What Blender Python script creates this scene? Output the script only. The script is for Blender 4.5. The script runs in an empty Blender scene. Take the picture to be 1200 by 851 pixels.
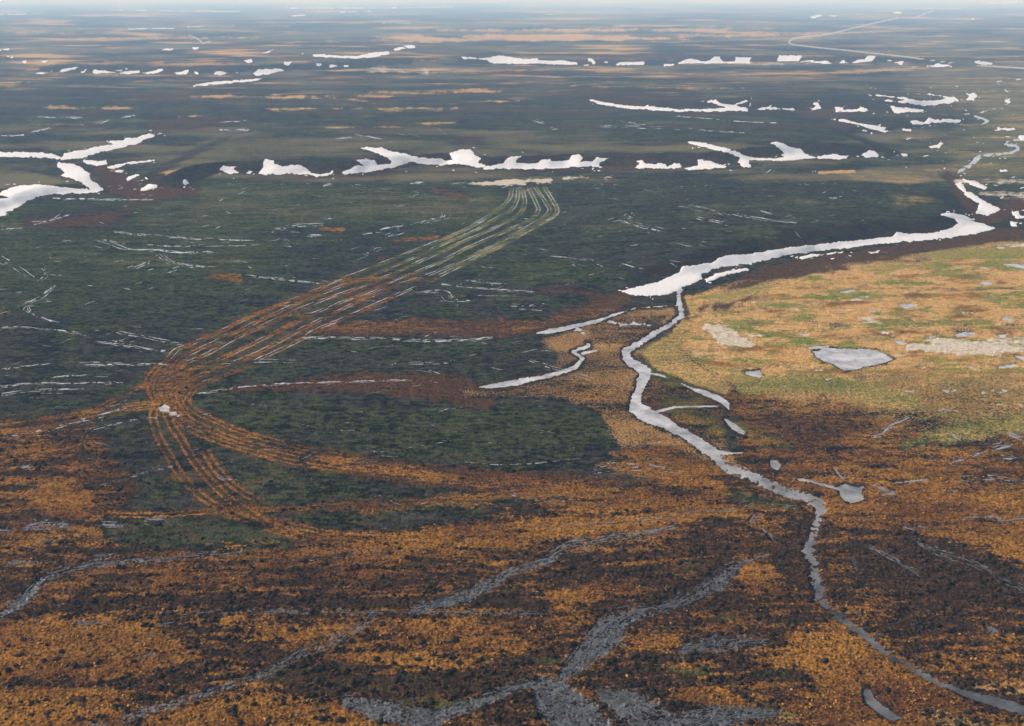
import bpy, math
import numpy as np

# ------------------------------------------------------------------ camera, sky, sun, exposure
S = bpy.context.scene
CAM_H, PITCH_F, CU, CV, HORIZON = 150.0, 1177.0, 600.0, 425.5, -5.0
PITCH = math.atan((CV - HORIZON) / PITCH_F)
cam_d = bpy.data.cameras.new('camera')
cam = bpy.data.objects.new('camera', cam_d)
S.collection.objects.link(cam)
cam.location = (0, 0, CAM_H)
cam.rotation_euler = (math.pi / 2 - PITCH, 0, 0)
cam_d.sensor_width = 36.0
cam_d.lens = 36.0 * PITCH_F / 1200.0
cam_d.clip_start = 1.0
cam_d.clip_end = 300000.0
S.camera = cam

SUN_EL, SUN_AZ = math.radians(33), math.radians(-80)      # azimuth from +Y towards +X
W = bpy.data.worlds.new('World')
S.world = W
W.use_nodes = True
wn = W.node_tree.nodes
wn.clear()
sky = wn.new('ShaderNodeTexSky')
sky.sky_type = 'NISHITA'
sky.sun_disc = False
sky.sun_elevation = SUN_EL
sky.sun_rotation = SUN_AZ
sky.altitude = 150
sky.air_density = 1.0
sky.dust_density = 2.5
sky.ozone_density = 1.5
bg = wn.new('ShaderNodeBackground')
bg.inputs['Strength'].default_value = 0.105
wo = wn.new('ShaderNodeOutputWorld')
W.node_tree.links.new(sky.outputs[0], bg.inputs[0])
W.node_tree.links.new(bg.outputs[0], wo.inputs[0])

sun_d = bpy.data.lights.new('sun', 'SUN')
sun_d.energy = 3.7
sun_d.angle = math.radians(0.6)
sun_d.color = (1.0, 0.91, 0.79)
sun = bpy.data.objects.new('sun', sun_d)
S.collection.objects.link(sun)
sun.location = (-300, 200, 400)
sun.rotation_euler = (math.pi / 2 - SUN_EL, 0, -SUN_AZ + math.pi)
# a sun lamp shines along its -Z: tilt back, then turn so that it comes from SUN_AZ
from mathutils import Vector
to_sun = Vector((math.sin(SUN_AZ) * math.cos(SUN_EL), math.cos(SUN_AZ) * math.cos(SUN_EL), math.sin(SUN_EL)))
sun.rotation_euler = to_sun.to_track_quat('Z', 'Y').to_euler()

S.view_settings.view_transform = 'Standard'
S.view_settings.look = 'None'
S.view_settings.exposure = 0.55
S.view_settings.gamma = 1.0
S.cycles.max_bounces = 4
S.cycles.volume_bounces = 2

HAZE_DENSITY = 1.55e-4
HAZE_COLOR = (0.41, 0.69, 1.0, 1)

# ------------------------------------------------------------------ noise
rng = np.random.default_rng(7)
_perm = rng.permutation(256).astype(np.int32)
_ang = rng.random(256) * 2 * np.pi
_gx, _gy = np.cos(_ang).astype(np.float32), np.sin(_ang).astype(np.float32)


def gnoise(x, y, seed=0):
    xf, yf = np.floor(x), np.floor(y)
    xi, yi = xf.astype(np.int32), yf.astype(np.int32)
    fx, fy = (x - xf).astype(np.float32), (y - yf).astype(np.float32)
    sx, sy = fx * fx * fx * (fx * (fx * 6 - 15) + 10), fy * fy * fy * (fy * (fy * 6 - 15) + 10)

    def g(ix, iy, dx, dy):
        k = _perm[(_perm[(ix + seed * 37) & 255] + iy + seed * 91) & 255]
        return _gx[k] * dx + _gy[k] * dy
    a, b = g(xi, yi, fx, fy), g(xi + 1, yi, fx - 1, fy)
    c, d = g(xi, yi + 1, fx, fy - 1), g(xi + 1, yi + 1, fx - 1, fy - 1)
    t0, t1 = a + sx * (b - a), c + sx * (d - c)
    return (t0 + sy * (t1 - t0)) * 1.5


def fbm(x, y, octv=3, seed=0, gain=0.5):
    s, a, f, n = 0, 1.0, 1.0, 0
    for k in range(octv):
        s = s + a * gnoise(x * f, y * f, seed + k * 5)
        n += a
        a *= gain
        f *= 2.07
    return s / n ** 0.5 * 0.9


def smooth(a, b, x):
    t = np.clip((x - a) / (b - a), 0, 1)
    return t * t * (3 - 2 * t)


# ------------------------------------------------------------------ survey: photo coordinates <-> flat ground
SP, CP = math.sin(PITCH), math.cos(PITCH)


def flat(u, v):
    u, v = np.asarray(u, float), np.asarray(v, float)
    zc = CAM_H / (SP + (v - CV) / PITCH_F * CP)
    x = (u - CU) / PITCH_F * zc
    y = zc * CP - (v - CV) / PITCH_F * zc * SP
    return x, y


def chart(x, y, z):
    dz = z - CAM_H
    zc = y * CP - dz * SP
    up = y * SP + dz * CP
    return CU + PITCH_F * x / zc, CV - PITCH_F * up / zc


# lattice of the one ground sheet: fine where the picture looks, coarse out to the horizon and behind
STEP = 1.0
ucore = np.arange(-70, 1270 + 1.1, 1.1)
vcore = np.concatenate([np.arange(-2, 60, 1.0), np.arange(60, 90, .6), np.arange(90, 115, 1.0), np.arange(115, 212, .55),
                        np.arange(212, 245, 1.0), np.arange(245, 345, .8), np.arange(345, 874, 1.05)])
uo = np.array([12, 40, 100, 220, 500, 1200, 3000, 8000, 20000.0])
ucol = np.concatenate([ucore[0] - uo[::-1], ucore, ucore[-1] + uo])
vrow = np.concatenate([[HORIZON + 1.9, HORIZON + 2.3], vcore,
                       vcore[-1] + np.array([15, 50, 120, 250, 500, 1000, 2200])])
UU, VV = np.meshgrid(ucol, vrow)
X0, Y0 = flat(UU, VV)
backY = np.array([-120.0, -600.0, -4000.0])
X0 = np.vstack([X0] + [X0[-1:] * k for k in (1.5, 4, 12)]).astype(np.float64)
Y0 = np.vstack([Y0] + [np.full((1, len(ucol)), b) for b in backY])
vrow = np.concatenate([vrow, [5200, 5400, 5600]])
X0 = np.clip(X0, -140000.0, 140000.0)
NR, NC = X0.shape

# ------------------------------------------------------------------ relief: the bluffs (toe lines, lower ground in front)
BLUFFS = [  # toe line left to right, height, foot width, length of the back slope, end taper
    ([(-160, 205), (60, 188), (100, 187), (150, 174), (190, 159)], 5.0, 26, 160, 220),
    ([(-200, 290), (-40, 262), (5, 252), (35, 236), (70, 228), (122, 225)], 5.5, 20, 90, 70),
    ([(118, 218), (150, 216), (165, 223), (220, 219), (265, 206), (310, 206), (365, 206), (400, 206), (470, 198),
      (520, 195), (570, 199), (640, 198), (706, 197), (760, 198), (830, 200), (880, 196), (940, 189), (1020, 187),
      (1070, 186)], 8.5, 27, 330, 60),
    ([(560, 384), (640, 372), (700, 357), (735, 345), (800, 332), (850, 318), (920, 303), (990, 290), (1060, 282),
      (1110, 278), (1165, 268), (1160, 250), (1140, 235), (1120, 215)], 9.0, 26, 200, 190),
    ([(640, 128), (700, 123), (760, 130), (870, 131), (950, 130), (1020, 132), (1084, 130), (1120, 122)], 9.0, 45, 500, 120),
    ([(-80, 90), (40, 87), (150, 87), (250, 89), (330, 86), (400, 81), (540, 77), (600, 76), (690, 77), (750, 77),
      (880, 75), (980, 77), (1060, 77), (1120, 79), (1200, 78)], 14.0, 80, 900, 200),
    ([(960, 158), (1044, 156), (1070, 150), (1100, 148), (1140, 145)], 5.0, 25, 120, 50),
]


def bluff_height(x, y):
    h = np.zeros_like(x)
    for k, (pts, A, Wd, L, taper) in enumerate(BLUFFS):
        px, py = flat([p[0] for p in pts], [p[1] for p in pts])
        xa, xb = px[0], px.max()
        hook = px[-1] < px.max() - 5                      # a toe line that turns back at its right end
        for e, f in ((0, 1), (-1, -2)):
            ln = math.hypot(px[e] - px[f], py[e] - py[f])
            k_ = (60 if hook and e == -1 else 600) / ln
            nx_, ny_ = px[e] + (px[e] - px[f]) * k_, py[e] + (py[e] - py[f]) * k_
            px, py = (np.append(px, nx_), np.append(py, ny_)) if e == -1 else (np.insert(px, 0, nx_), np.insert(py, 0, ny_))
        y0, y1, x0, x1 = py.min() - 120, py.max() + L * 3.2, px.min() - 200, px.max() + 200
        m = (y > y0) & (y < y1) & (x > x0 - L) & (x < x1 + L)
        X, Y = x[m], y[m]
        best = np.full(X.shape, 1e9)
        sgn = np.ones_like(best)
        arc = np.zeros_like(best)
        acc = 0.0
        for i in range(len(px) - 1):
            ax, ay, bx, by = px[i], py[i], px[i + 1], py[i + 1]
            dx, dy = bx - ax, by - ay
            ln = math.hypot(dx, dy)
            t = np.clip(((X - ax) * dx + (Y - ay) * dy) / ln ** 2, 0, 1)
            d = np.hypot(X - ax - t * dx, Y - ay - t * dy)
            s = np.sign(dx * (Y - ay) - dy * (X - ax))
            c = d < best
            best = np.where(c, d, best)
            sgn = np.where(c, s, sgn)
            arc = np.where(c, acc + t * ln, arc)
            acc += ln
        wob = fbm(X / (Wd * 2.2), Y / (Wd * 2.2), 3, 11 + k) * Wd * 0.42
        s = best * sgn + wob - Wd * 0.1
        tp = smooth(xa, xa + taper, X) * smooth(xb + .2 * taper, xb - .8 * taper, X)
        if hook:
            tp = smooth(xa, xa + taper, X) * smooth(0, 130, acc - arc)
        add = A * smooth(0, Wd, s) * np.exp(-(np.maximum(s - Wd, 0) / L) ** 2) * tp
        h[m] += add
    return h


BASE = bluff_height(X0, Y0)
BASE += fbm(X0 / 210.0, Y0 / 210.0, 3, 2) * 1.1 * smooth(60, 300, np.hypot(X0, Y0))
BASE += fbm(X0 / 1500.0, Y0 / 1500.0, 2, 4) * 6.0 * smooth(2500, 6000, Y0)
BASE = BASE.astype(np.float64)
Uc, Vc = chart(X0, Y0, BASE)
nback = len(backY)
Uc[-nback:] = ucol[None, :]
Vc[-nback:] = vrow[-nback:, None]
Uc, Vc = Uc.astype(np.float32), Vc.astype(np.float32)

# noises that fray outlines, and the tussock relief
Uw, Vw = np.clip(Uc, -400, 1600), np.clip(Vc, -60, 1200)
NB = fbm(Uw / 34, Vw / 15, 3, 21)
NM = fbm(Uw / 11, Vw / 5.5, 3, 23)
NF = fbm(Uw / 4.0, Vw / 2.6, 2, 25)
tus = 0.75 * fbm(Uw / 8.5, Vw / 4.4, 2, 27) + 0.5 * fbm(Uw / 3.1, Vw / 2.3, 1, 29)
TUSSOCK = 1 + 0.7 * smooth(430, 640, Vc)
MICRO = (0.30 * TUSSOCK * (0.5 + 0.5 * np.tanh(1.7 * tus))).astype(np.float64)


# ------------------------------------------------------------------ shapes in survey coordinates
def window(pts, margin):
    us, vs = [p[0] for p in pts], [p[1] for p in pts]
    r0 = int(np.searchsorted(vrow, min(vs) - margin))
    r1 = int(np.searchsorted(vrow, max(vs) + margin + 22))
    c0 = int(np.searchsorted(ucol, min(us) - margin))
    c1 = int(np.searchsorted(ucol, max(us) + margin))
    return slice(max(r0, 0), min(r1 + 1, NR)), slice(max(c0, 0), min(c1 + 1, NC))


def sd_poly(pts, sl):
    u, v = Uc[sl], Vc[sl]
    inside = np.zeros(u.shape, bool)
    d2 = np.full(u.shape, 1e12, np.float32)
    n = len(pts)
    for i in range(n):
        ax, ay = pts[i][:2]
        bx, by = pts[(i + 1) % n][:2]
        dx, dy = bx - ax, by - ay
        t = np.clip(((u - ax) * dx + (v - ay) * dy) / (dx * dx + dy * dy + 1e-9), 0, 1)
        d2 = np.minimum(d2, (u - ax - t * dx) ** 2 + (v - ay - t * dy) ** 2)
        if ay != by:
            c = ((ay > v) != (by > v)) & (u < dx * (v - ay) / dy + ax)
            inside ^= c
    d = np.sqrt(d2)
    return np.where(inside, -d, d)


def sd_line(pts, sl, w=None, flatten=1.0):
    """distance to the edge of a stroke; each point (u, v, width)"""
    u, v = Uc[sl], Vc[sl]
    best = np.full(u.shape, 1e6, np.float32)
    for i in range(len(pts) - 1):
        a, b = pts[i], pts[i + 1]
        wa = a[2] if len(a) > 2 else w
        wb = b[2] if len(b) > 2 else w
        dx, dy = b[0] - a[0], b[1] - a[1]
        t = np.clip(((u - a[0]) * dx + (v - a[1]) * dy) / (dx * dx + dy * dy + 1e-9), 0, 1)
        d = np.hypot(u - a[0] - t * dx, v - a[1] - t * dy)
        best = np.minimum(best, d - 0.5 * (wa + (wb - wa) * t))
    return best


def ell(cu, cv, ru, rv, n=14):
    return [(cu + ru * math.cos(2 * math.pi * k / n), cv + rv * math.sin(2 * math.pi * k / n)) for k in range(n)]


CH = ['rust', 'gold', 'red', 'green', 'olive', 'pale', 'peat', 'damp']
COV = {c: np.zeros((NR, NC), np.float32) for c in CH}


def paint(pts, soft=6, amp=7, line=False, w=None, **vals):
    sl = window(pts, soft + amp + (max([p[2] for p in pts if len(p) > 2] or [w or 0]) / 2 if line else 0) + 2)
    sd = sd_line(pts, sl, w) if line else sd_poly(pts, sl)
    sd = sd + amp * (0.7 * NB[sl] + 0.55 * NM[sl]) + min(amp, 3) * 0.4 * NF[sl]
    m = smooth(soft, -soft, sd)
    for k, val in vals.items():
        COV[k][sl] += (val - COV[k][sl]) * m


# ------------------------------------------------------------------ what grows where
C = COV
C['green'] += np.clip(0.42 + 0.35 * NB + 0.1 * NM, 0, 1)
C['red'] += np.clip(0.05 + 0.25 * fbm(Uw / 60, Vw / 18, 3, 41), 0, 1)
C['olive'] += np.clip(0.05 + 0.2 * fbm(Uw / 90, Vw / 20, 3, 43), 0, 1)
far = smooth(165, 60, Vc)
C['olive'] += smooth(225, 205, Vc) * smooth(130, 160, Vc) * np.clip(.35 + .8 * fbm(Uw / 160, Vw / 12, 3, 51), 0, .7)
C['olive'] += far * np.clip(0.48 + 0.9 * fbm(Uw / 150, Vw / 6, 3, 45), 0, 0.95)
C['gold'] += far * np.clip(0.18 + 0.9 * fbm(Uw / 110, Vw / 4, 3, 47), 0, 0.8)
C['green'] *= (1 - 0.5 * smooth(150, 80, Vc))
C['red'] += smooth(230, 110, Vc) * np.clip(.26 + .7 * fbm(Uw / 130, Vw / 8, 3, 49), 0, .8)

# green moss on the plateau
paint([(-80, 232), (60, 245), (200, 240), (310, 235), (330, 300), (240, 345), (100, 350), (-80, 345)], 30, 18, green=.66, olive=.2)
paint([(150, 240), (260, 214), (420, 220), (560, 220), (600, 240), (560, 262), (300, 262), (170, 262)], 10, 6, green=.75, olive=.34)
paint([(440, 480), (560, 468), (700, 478), (700, 510), (600, 545), (460, 530), (300, 500), (260, 470)], 22, 16, green=.55, olive=0)
paint([(560, 300), (660, 305), (720, 320), (690, 345), (600, 330)], 14, 8, green=.55)
paint([(250, 410), (420, 405), (570, 405), (560, 430), (440, 440), (300, 445)], 10, 6, green=.5)
paint([(150, 612), (320, 610), (330, 640), (150, 645)], 8, 5, green=.45, peat=.2)
paint([(640, 205), (900, 225), (1050, 238), (1080, 255), (900, 285), (760, 300), (660, 270)], 20, 14, green=.46, olive=.2)
paint([(680, 140), (960, 145), (1000, 165), (800, 160), (640, 160)], 8, 4, green=.5, olive=.2)
paint([(240, 163), (420, 160), (560, 170), (700, 165), (700, 178), (420, 172), (300, 188), (200, 186)], 22, 16, olive=.6)
paint([(-60, 205), (40, 204), (80, 214), (40, 220), (-60, 224)], 4, 3, olive=.85, gold=.15)
paint([(180, 200), (240, 195), (270, 202), (240, 207), (190, 206)], 4, 3, gold=.6, olive=.8)
paint([(986, 204), (1018, 198), (1060, 199), (1097, 203), (1108, 212), (1060, 216), (1000, 212)], 3, 2, olive=1, gold=.35, green=.1)
paint([(960, 203, 3), (1000, 201, 3)], 2, 1.5, line=True, gold=.9)
paint([(1040, 224), (1090, 228), (1100, 240), (1050, 240)], 9, 12, gold=.35, red=.4, olive=.4)
paint([(1000, 60), (1210, 80), (1260, 130), (1210, 200), (1120, 215), (1110, 180), (1150, 140), (1080, 110), (1060, 85)], 26, 26, olive=.7, gold=.3, red=.3)

# red-brown willow scrub
for pts, w_, rr, ru in [
    ([(380, 388, 12), (470, 383, 20), (560, 386, 20), (640, 382, 16), (700, 362, 26), (730, 350, 20)], 0, .85, .42),
    ([(250, 458, 4), (330, 455, 8), (420, 448, 22), (500, 452, 30), (570, 466, 26)], 0, .92, .25),
    ([(380, 540, 14), (480, 555, 20), (600, 566, 24), (720, 572, 22)], 0, .75, .35),
    ([(820, 360, 16), (850, 340, 16), (900, 321, 18), (1000, 302, 14), (1100, 290, 14), (1190, 276, 12)], 0, .9, .1),
    ([(115, 195, 14), (135, 212, 34), (160, 226, 28), (230, 226, 8)], 0, .85, .1),
    ([(30, 262, 10), (120, 258, 18), (150, 252, 8)], 0, .65, .15),
    ([(180, 152, 12), (230, 146, 14), (290, 140, 8)], 0, .6, .1),
    ([(540, 168, 10), (560, 163, 12)], 0, .6, .1),
    ([(300, 207, 6), (395, 209, 6), (470, 201, 6), (580, 203, 6), (700, 200, 8), (740, 192, 18)], 0, .6, .05),
    ([(505, 222, 8), (545, 232, 8)], 0, .6, .45),
    ([(640, 340, 14), (700, 345, 14)], 0, .5, .1),
    ([(1110, 205, 10), (1130, 236, 14), (1150, 258, 14), (1195, 240, 20)], 0, .8, .1),
    ([(0, 112, 8), (200, 106, 6), (400, 108, 5)], 0, .4, .0),
    ([(445, 302, 4), (470, 308, 5)], 0, .9, .1),
]:
    paint(pts, 7, 6, line=True, red=rr, rust=ru, green=.1)

# foreground peat with rust sedge
paint([(-80, 478), (0, 488), (110, 496), (150, 555), (100, 600), (140, 640), (300, 650), (420, 628), (640, 590), (760, 560),
       (800, 545), (860, 530), (900, 500), (980, 470), (1080, 462), (1400, 465), (1600, 1000), (-400, 1000)], 14, 12,
      peat=.85, rust=.44, green=.06, red=.2, olive=0)
COV['rust'][vrow > 800] = np.maximum(COV['rust'][vrow > 800], .3)
# rough heath left of the tracks
paint([(-80, 520), (60, 520), (170, 560), (150, 600), (60, 640), (-80, 600)], 14, 10, peat=.7, rust=.35, green=.1)
# right middle
paint([(800, 440), (900, 455), (1000, 470), (1100, 462), (1300, 455), (1300, 640), (1000, 650), (960, 600), (900, 560), (860, 500)],
      12, 10, peat=.55, rust=.62, gold=.12, green=.12, red=.25)
paint([(900, 495), (980, 478), (1010, 500), (970, 520), (920, 520)], 14, 14, peat=.8, rust=.38, red=.5)
# the gold flood plain
paint([(803, 350), (850, 334), (930, 313), (1000, 301), (1100, 290), (1160, 280), (1400, 262), (1400, 455), (1100, 462),
       (1000, 468), (900, 462), (850, 448), (822, 428), (795, 410), (792, 385), (806, 368)], 8, 8,
      gold=.92, rust=.2, green=.2, red=.12, peat=0, olive=.3)
# the delta between the arms
paint([(632, 395), (700, 367), (790, 352), (798, 380), (750, 410), (760, 440), (765, 480), (850, 520), (880, 560), (800, 565), (735, 548),
       (715, 505), (690, 478), (640, 468), (545, 466), (535, 456), (600, 445), (650, 425), (640, 405)], 8, 6,
      gold=.45, rust=.52, red=.3, green=.1, peat=.25, olive=.1)
paint([(760, 440), (800, 445), (850, 470), (850, 520), (800, 500), (760, 480)], 6, 5, gold=.25, rust=.5, red=.5, peat=.4)
paint([(700, 372), (780, 362), (775, 385), (735, 405), (690, 398)], 6, 5, gold=.3, rust=.4, red=.5, peat=.3)
# bright grass
for pts, g in [
    ([(870, 452, 14), (940, 446, 24), (1000, 452, 18), (1070, 470, 22)], .68),
    ([(1060, 520, 10), (1130, 503, 26), (1230, 488, 22)], .55),
    ([(820, 362, 10), (860, 345, 10), (905, 332, 8)], .6),
    ([(1080, 306, 12), (1150, 298, 14), (1240, 292, 12)], .62),
    ([(1010, 314, 8), (1060, 312, 8)], .5),
    ([(860, 492, 8), (890, 512, 16), (925, 526, 8)], .6),
    ([(850, 578, 10), (880, 588, 16), (930, 592, 10)], .55),
    ([(1030, 460, 16), (1180, 445, 16)], .35),
    ([(780, 420, 14), (830, 432, 10)], .45),
    ([(1150, 480, 20), (1230, 470, 20)], .45),
]:
    paint(pts, 9, 8, line=True, green=g, peat=.1)
for e, g in [(ell(905, 790, 26, 6), .75), (ell(812, 789, 22, 6), .75), (ell(735, 822, 26, 12), .6), (ell(500, 826, 60, 12), .55),
             (ell(600, 775, 60, 12), .5), (ell(332, 766, 22, 8), .5), (ell(775, 685, 40, 14), .4), (ell(815, 663, 26, 10), .5),
             (ell(980, 800, 30, 6), .3), (ell(350, 790, 60, 14), .45), (ell(845, 725, 30, 4), .6)]:
    paint(e, 9, 12, green=g * .62, peat=.75, rust=.15)
# rust and straw fields in the foreground
for pts, r_, g_ in [
    ([(-80, 745), (60, 722), (170, 735), (230, 765), (180, 790), (60, 795), (-80, 800)], .86, .1),
    ([(-80, 820), (60, 800), (150, 810), (160, 840), (60, 900), (-80, 900)], .76, .0),
    ([(170, 840), (300, 806), (400, 826), (460, 860), (440, 910), (120, 910)], .82, .0),
    ([(240, 725), (420, 722), (560, 722), (660, 728), (690, 745), (560, 790), (420, 780), (330, 760)], .62, .05),
    ([(640, 690), (700, 680), (790, 688), (780, 700), (690, 712), (640, 712)], .74, .05),
    ([(925, 742), (990, 733), (1030, 755), (1080, 790), (1140, 830), (1110, 850), (1000, 860), (900, 850), (920, 820), (970, 805), (915, 775)], .8, .38),
    ([(1130, 806), (1180, 795), (1300, 790), (1300, 825), (1180, 815)], .6, .6),
    ([(1060, 846), (1130, 836), (1200, 850), (1200, 900), (1060, 900)], .6, .3),
    ([(870, 655), (905, 655), (912, 690), (880, 700), (862, 685)], .75, .1),
    ([(400, 640), (560, 618), (720, 604), (850, 590), (870, 600), (700, 628), (560, 645), (420, 655)], .8, .12),
    ([(240, 640), (400, 632), (420, 655), (260, 660)], .6, .05),
    ([(370, 600), (500, 588), (640, 572), (760, 575), (780, 590), (640, 584), (500, 597), (390, 606)], .78, .15),
    ([(640, 588), (760, 580), (850, 580), (850, 596), (700, 603)], .66, .12),
    ([(970, 565), (1100, 575), (1220, 590), (1220, 640), (1100, 615), (980, 605)], .76, .2),
    ([(1140, 640), (1230, 640), (1230, 665), (1160, 660)], .7, .05),
    ([(1060, 760), (1200, 745), (1230, 790), (1100, 790)], .56, .1),
    ([(560, 660), (640, 645), (660, 660), (560, 690)], .55, .0),
    ([(140, 655), (300, 655), (300, 690), (160, 690)], .55, .0),
    ([(690, 545), (760, 520), (830, 545), (850, 575), (760, 568)], .7, .1),
    ([(880, 560), (940, 600), (930, 640), (880, 610)], .5, .1),
]:
    paint(pts, 9, 11, rust=r_, gold=g_)
paint(ell(72, 585, 40, 22), 9, 10, rust=.85, gold=.3, peat=.2)
paint(ell(40, 530, 50, 10), 9, 10, rust=.6)
paint(ell(35, 622, 36, 14), 7, 8, rust=.6, gold=.2)
paint([(1000, 632), (1060, 622), (1160, 650), (1250, 690), (1250, 720), (1060, 705), (990, 660)], 12, 10, rust=.14, peat=1, green=.1)
paint([(985, 655), (1060, 700), (1040, 730), (980, 710)], 9, 9, rust=.34, peat=1)
paint([(920, 605), (955, 610), (950, 690), (910, 660)], 9, 9, rust=.26, peat=.9)
paint([(640, 650), (860, 640), (860, 690), (700, 680), (640, 690)], 9, 9, rust=.24, peat=.95)
paint([(700, 700), (800, 695), (830, 710), (700, 718)], 4, 5, rust=.15, peat=1)
paint([(330, 795), (560, 785), (640, 800), (560, 815), (330, 815)], 6, 7, rust=.22, peat=1, green=.3)
paint([(100, 694), (300, 690), (620, 690), (640, 712), (300, 712), (60, 708)], 6, 6, rust=.14, peat=1)
for pts in ([(800, 822, 16), (900, 835, 20), (930, 850, 16)], [(700, 800, 10), (860, 800, 14)], [(1080, 838, 12), (1150, 850, 12)]):
    paint(pts, 6, 9, line=True, rust=.25, peat=1, green=.25)
for pts in ([(790, 810, 14), (850, 822, 22), (880, 830, 10)], [(745, 752, 8), (790, 752, 12)], [(825, 738, 6), (870, 734, 8)]):
    paint(pts, 4, 7, line=True, rust=.85, gold=.1)
# long stripes of old wheelings across the near peat
for k, (a, b, c, d) in enumerate([(90, 672, 420, 660), (180, 684, 470, 668), (60, 700, 380, 688), (230, 700, 520, 690), (120, 664, 300, 655),
                                  (300, 676, 560, 668), (420, 700, 600, 692), (40, 690, 240, 676), (640, 668, 840, 652), (600, 700, 760, 704)]):
    paint([(a, b, 2.5), ((a + c) / 2, (b + d) / 2 + 1, 4), (c, d, 2.5)], 2.2, 2.2, line=True, rust=.72)
# rust patches up on the heath
for pts, w_, r_ in [([(376, 270, 3), (400, 270, 6)], 0, .8), ([(457, 283, 4), (512, 278, 6)], 0, .75), ([(240, 325, 5), (280, 326, 12)], 0, .7),
                    ([(-10, 368, 8), (27, 369, 5)], 0, .5), ([(400, 330, 5), (444, 327, 7)], 0, .75), ([(525, 347, 4), (550, 347, 5)], 0, .5),
                    ([(414, 290, 3), (432, 290, 3)], 0, .5), ([(505, 225, 3), (540, 228, 5)], 0, .6), ([(350, 391, 8), (400, 385, 10), (470, 384, 8)], 0, .6),
                    ([(780, 218, 3), (850, 223.5, 3), (920, 232, 3), (976, 239, 3), (1053, 247, 3)], 0, .45),
                    ([(155, 322, 2), (172, 325, 3)], 0, .5), ([(630, 208, 3), (720, 210, 4), (780, 214, 3)], 0, .4)]:
    paint(pts, 3, 3, line=True, rust=r_)
# bare pale silt
for pts, p_ in [([(530, 216, 3), (580, 215, 5), (645, 211, 3)], 1.0), ([(660, 209, 2), (690, 208, 3), (720, 208, 2)], .7),
                ([(828, 382, 10), (850, 395, 26), (878, 404, 10)], .62), ([(880, 395, 6), (915, 385, 3)], .5), ([(815, 415, 12), (850, 418, 8)], .35),
                ([(1065, 406, 10), (1120, 408, 18), (1230, 405, 20)], .62), ([(1000, 352, 6), (1025, 348, 8)], .5), ([(870, 352, 5), (885, 354, 5)], .55),
                ([(1010, 375, 12), (1030, 380, 8)], .4), ([(1120, 212, 5), (1150, 214, 6), (1215, 214, 10)], .55), ([(1150, 226, 6), (1230, 230, 12)], .5),
                ([(1170, 287, 5), (1230, 286, 7)], .75), ([(1095, 400, 3), (1140, 398, 3)], .5), ([(480, 150, 2)] + [(500, 149, 2)], .3),
                ([(895, 75, 3), (915, 74, 5)], .5), ([(1040, 79, 3), (1075, 79, 3)], .5), ([(430, 80, 6), (500, 85, 4)], .6),
                ([(1100, 470, 6), (1200, 465, 8)], .3), ([(1160, 474, 5), (1200, 476, 6)], .45), ([(935, 583, 6), (990, 592, 6)], .3)]:
    paint(pts, 4, 5, line=True, pale=p_)
# straw streaks of the far plain
for a, b, c, d, w_, g_ in [
    (60, 127, 103, 127, 2, .7), (127, 127, 153, 127, 3, .7), (233, 114, 320, 113, 3, .8), (317, 115, 393, 113, 3, .8), (320, 128, 393, 127, 4, .8),
    (0, 98, 38, 97, 3, .7), (497, 107, 580, 107, 6, .8), (420, 128, 540, 127, 4, .75), (410, 113, 453, 113, 4, .7), (573, 119, 600, 119, 2, .8),
    (607, 100, 800, 103, 3, .6), (427, 82, 500, 86, 4, .7), (517, 85, 667, 81, 4, .6), (800, 105, 863, 104, 3, .7), (957, 87, 1080, 80, 5, .75),
    (57, 127, 102, 126, 2.5, .7), (125, 127, 160, 126, 3, .7), (32, 146, 90, 146, 4, .7), (217, 137, 245, 135, 3, .8), (492, 145, 525, 144, 4, .85),
    (447, 149, 472, 149, 3, .8), (392, 150, 407, 150, 3, .8), (1050, 162, 1130, 163, 6, .6), (1109, 177, 1144, 177, 8, .5), (400, 115, 440, 122, 3, .6),
    (550, 43, 800, 46, 9, 1.1), (450, 44, 560, 48, 7, 1), (520, 36, 900, 34, 4, .9), (800, 42, 1000, 40, 5, .9), (100, 46, 300, 44, 4, .8), (0, 37, 120, 40, 6, .6), (220, 30, 330, 31, 4, .6), (800, 31, 900, 31, 4, .6),
    (900, 44, 1130, 40, 5, .5), (0, 100, 60, 99, 3, .6), (100, 75, 200, 72, 5, .6), (180, 75, 330, 76, 6, .6), (330, 50, 480, 46, 3, .6),
    (1120, 150, 1220, 150, 10, .4), (1140, 95, 1220, 100, 8, .5), (560, 12, 900, 14, 3, .5), (60, 62, 200, 60, 2, .3), (1080, 200, 1200, 190, 10, .5),
    (700, 98, 760, 97, 3, .5), (780, 84, 900, 83, 3, .5), (440, 107, 500, 109, 4, .6), (900, 97, 960, 96, 3, .4), (590, 150, 700, 152, 3, .35)]:
    paint([(a - 8, b, .4), (a * .7 + c * .3, b * .7 + d * .3, w_ * .9), (a * .4 + c * .6, b * .4 + d * .6, w_ * .6), (c + 8, d, .4)], 2.4, 3.2, line=True, gold=g_ * .8, olive=.5)

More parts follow.
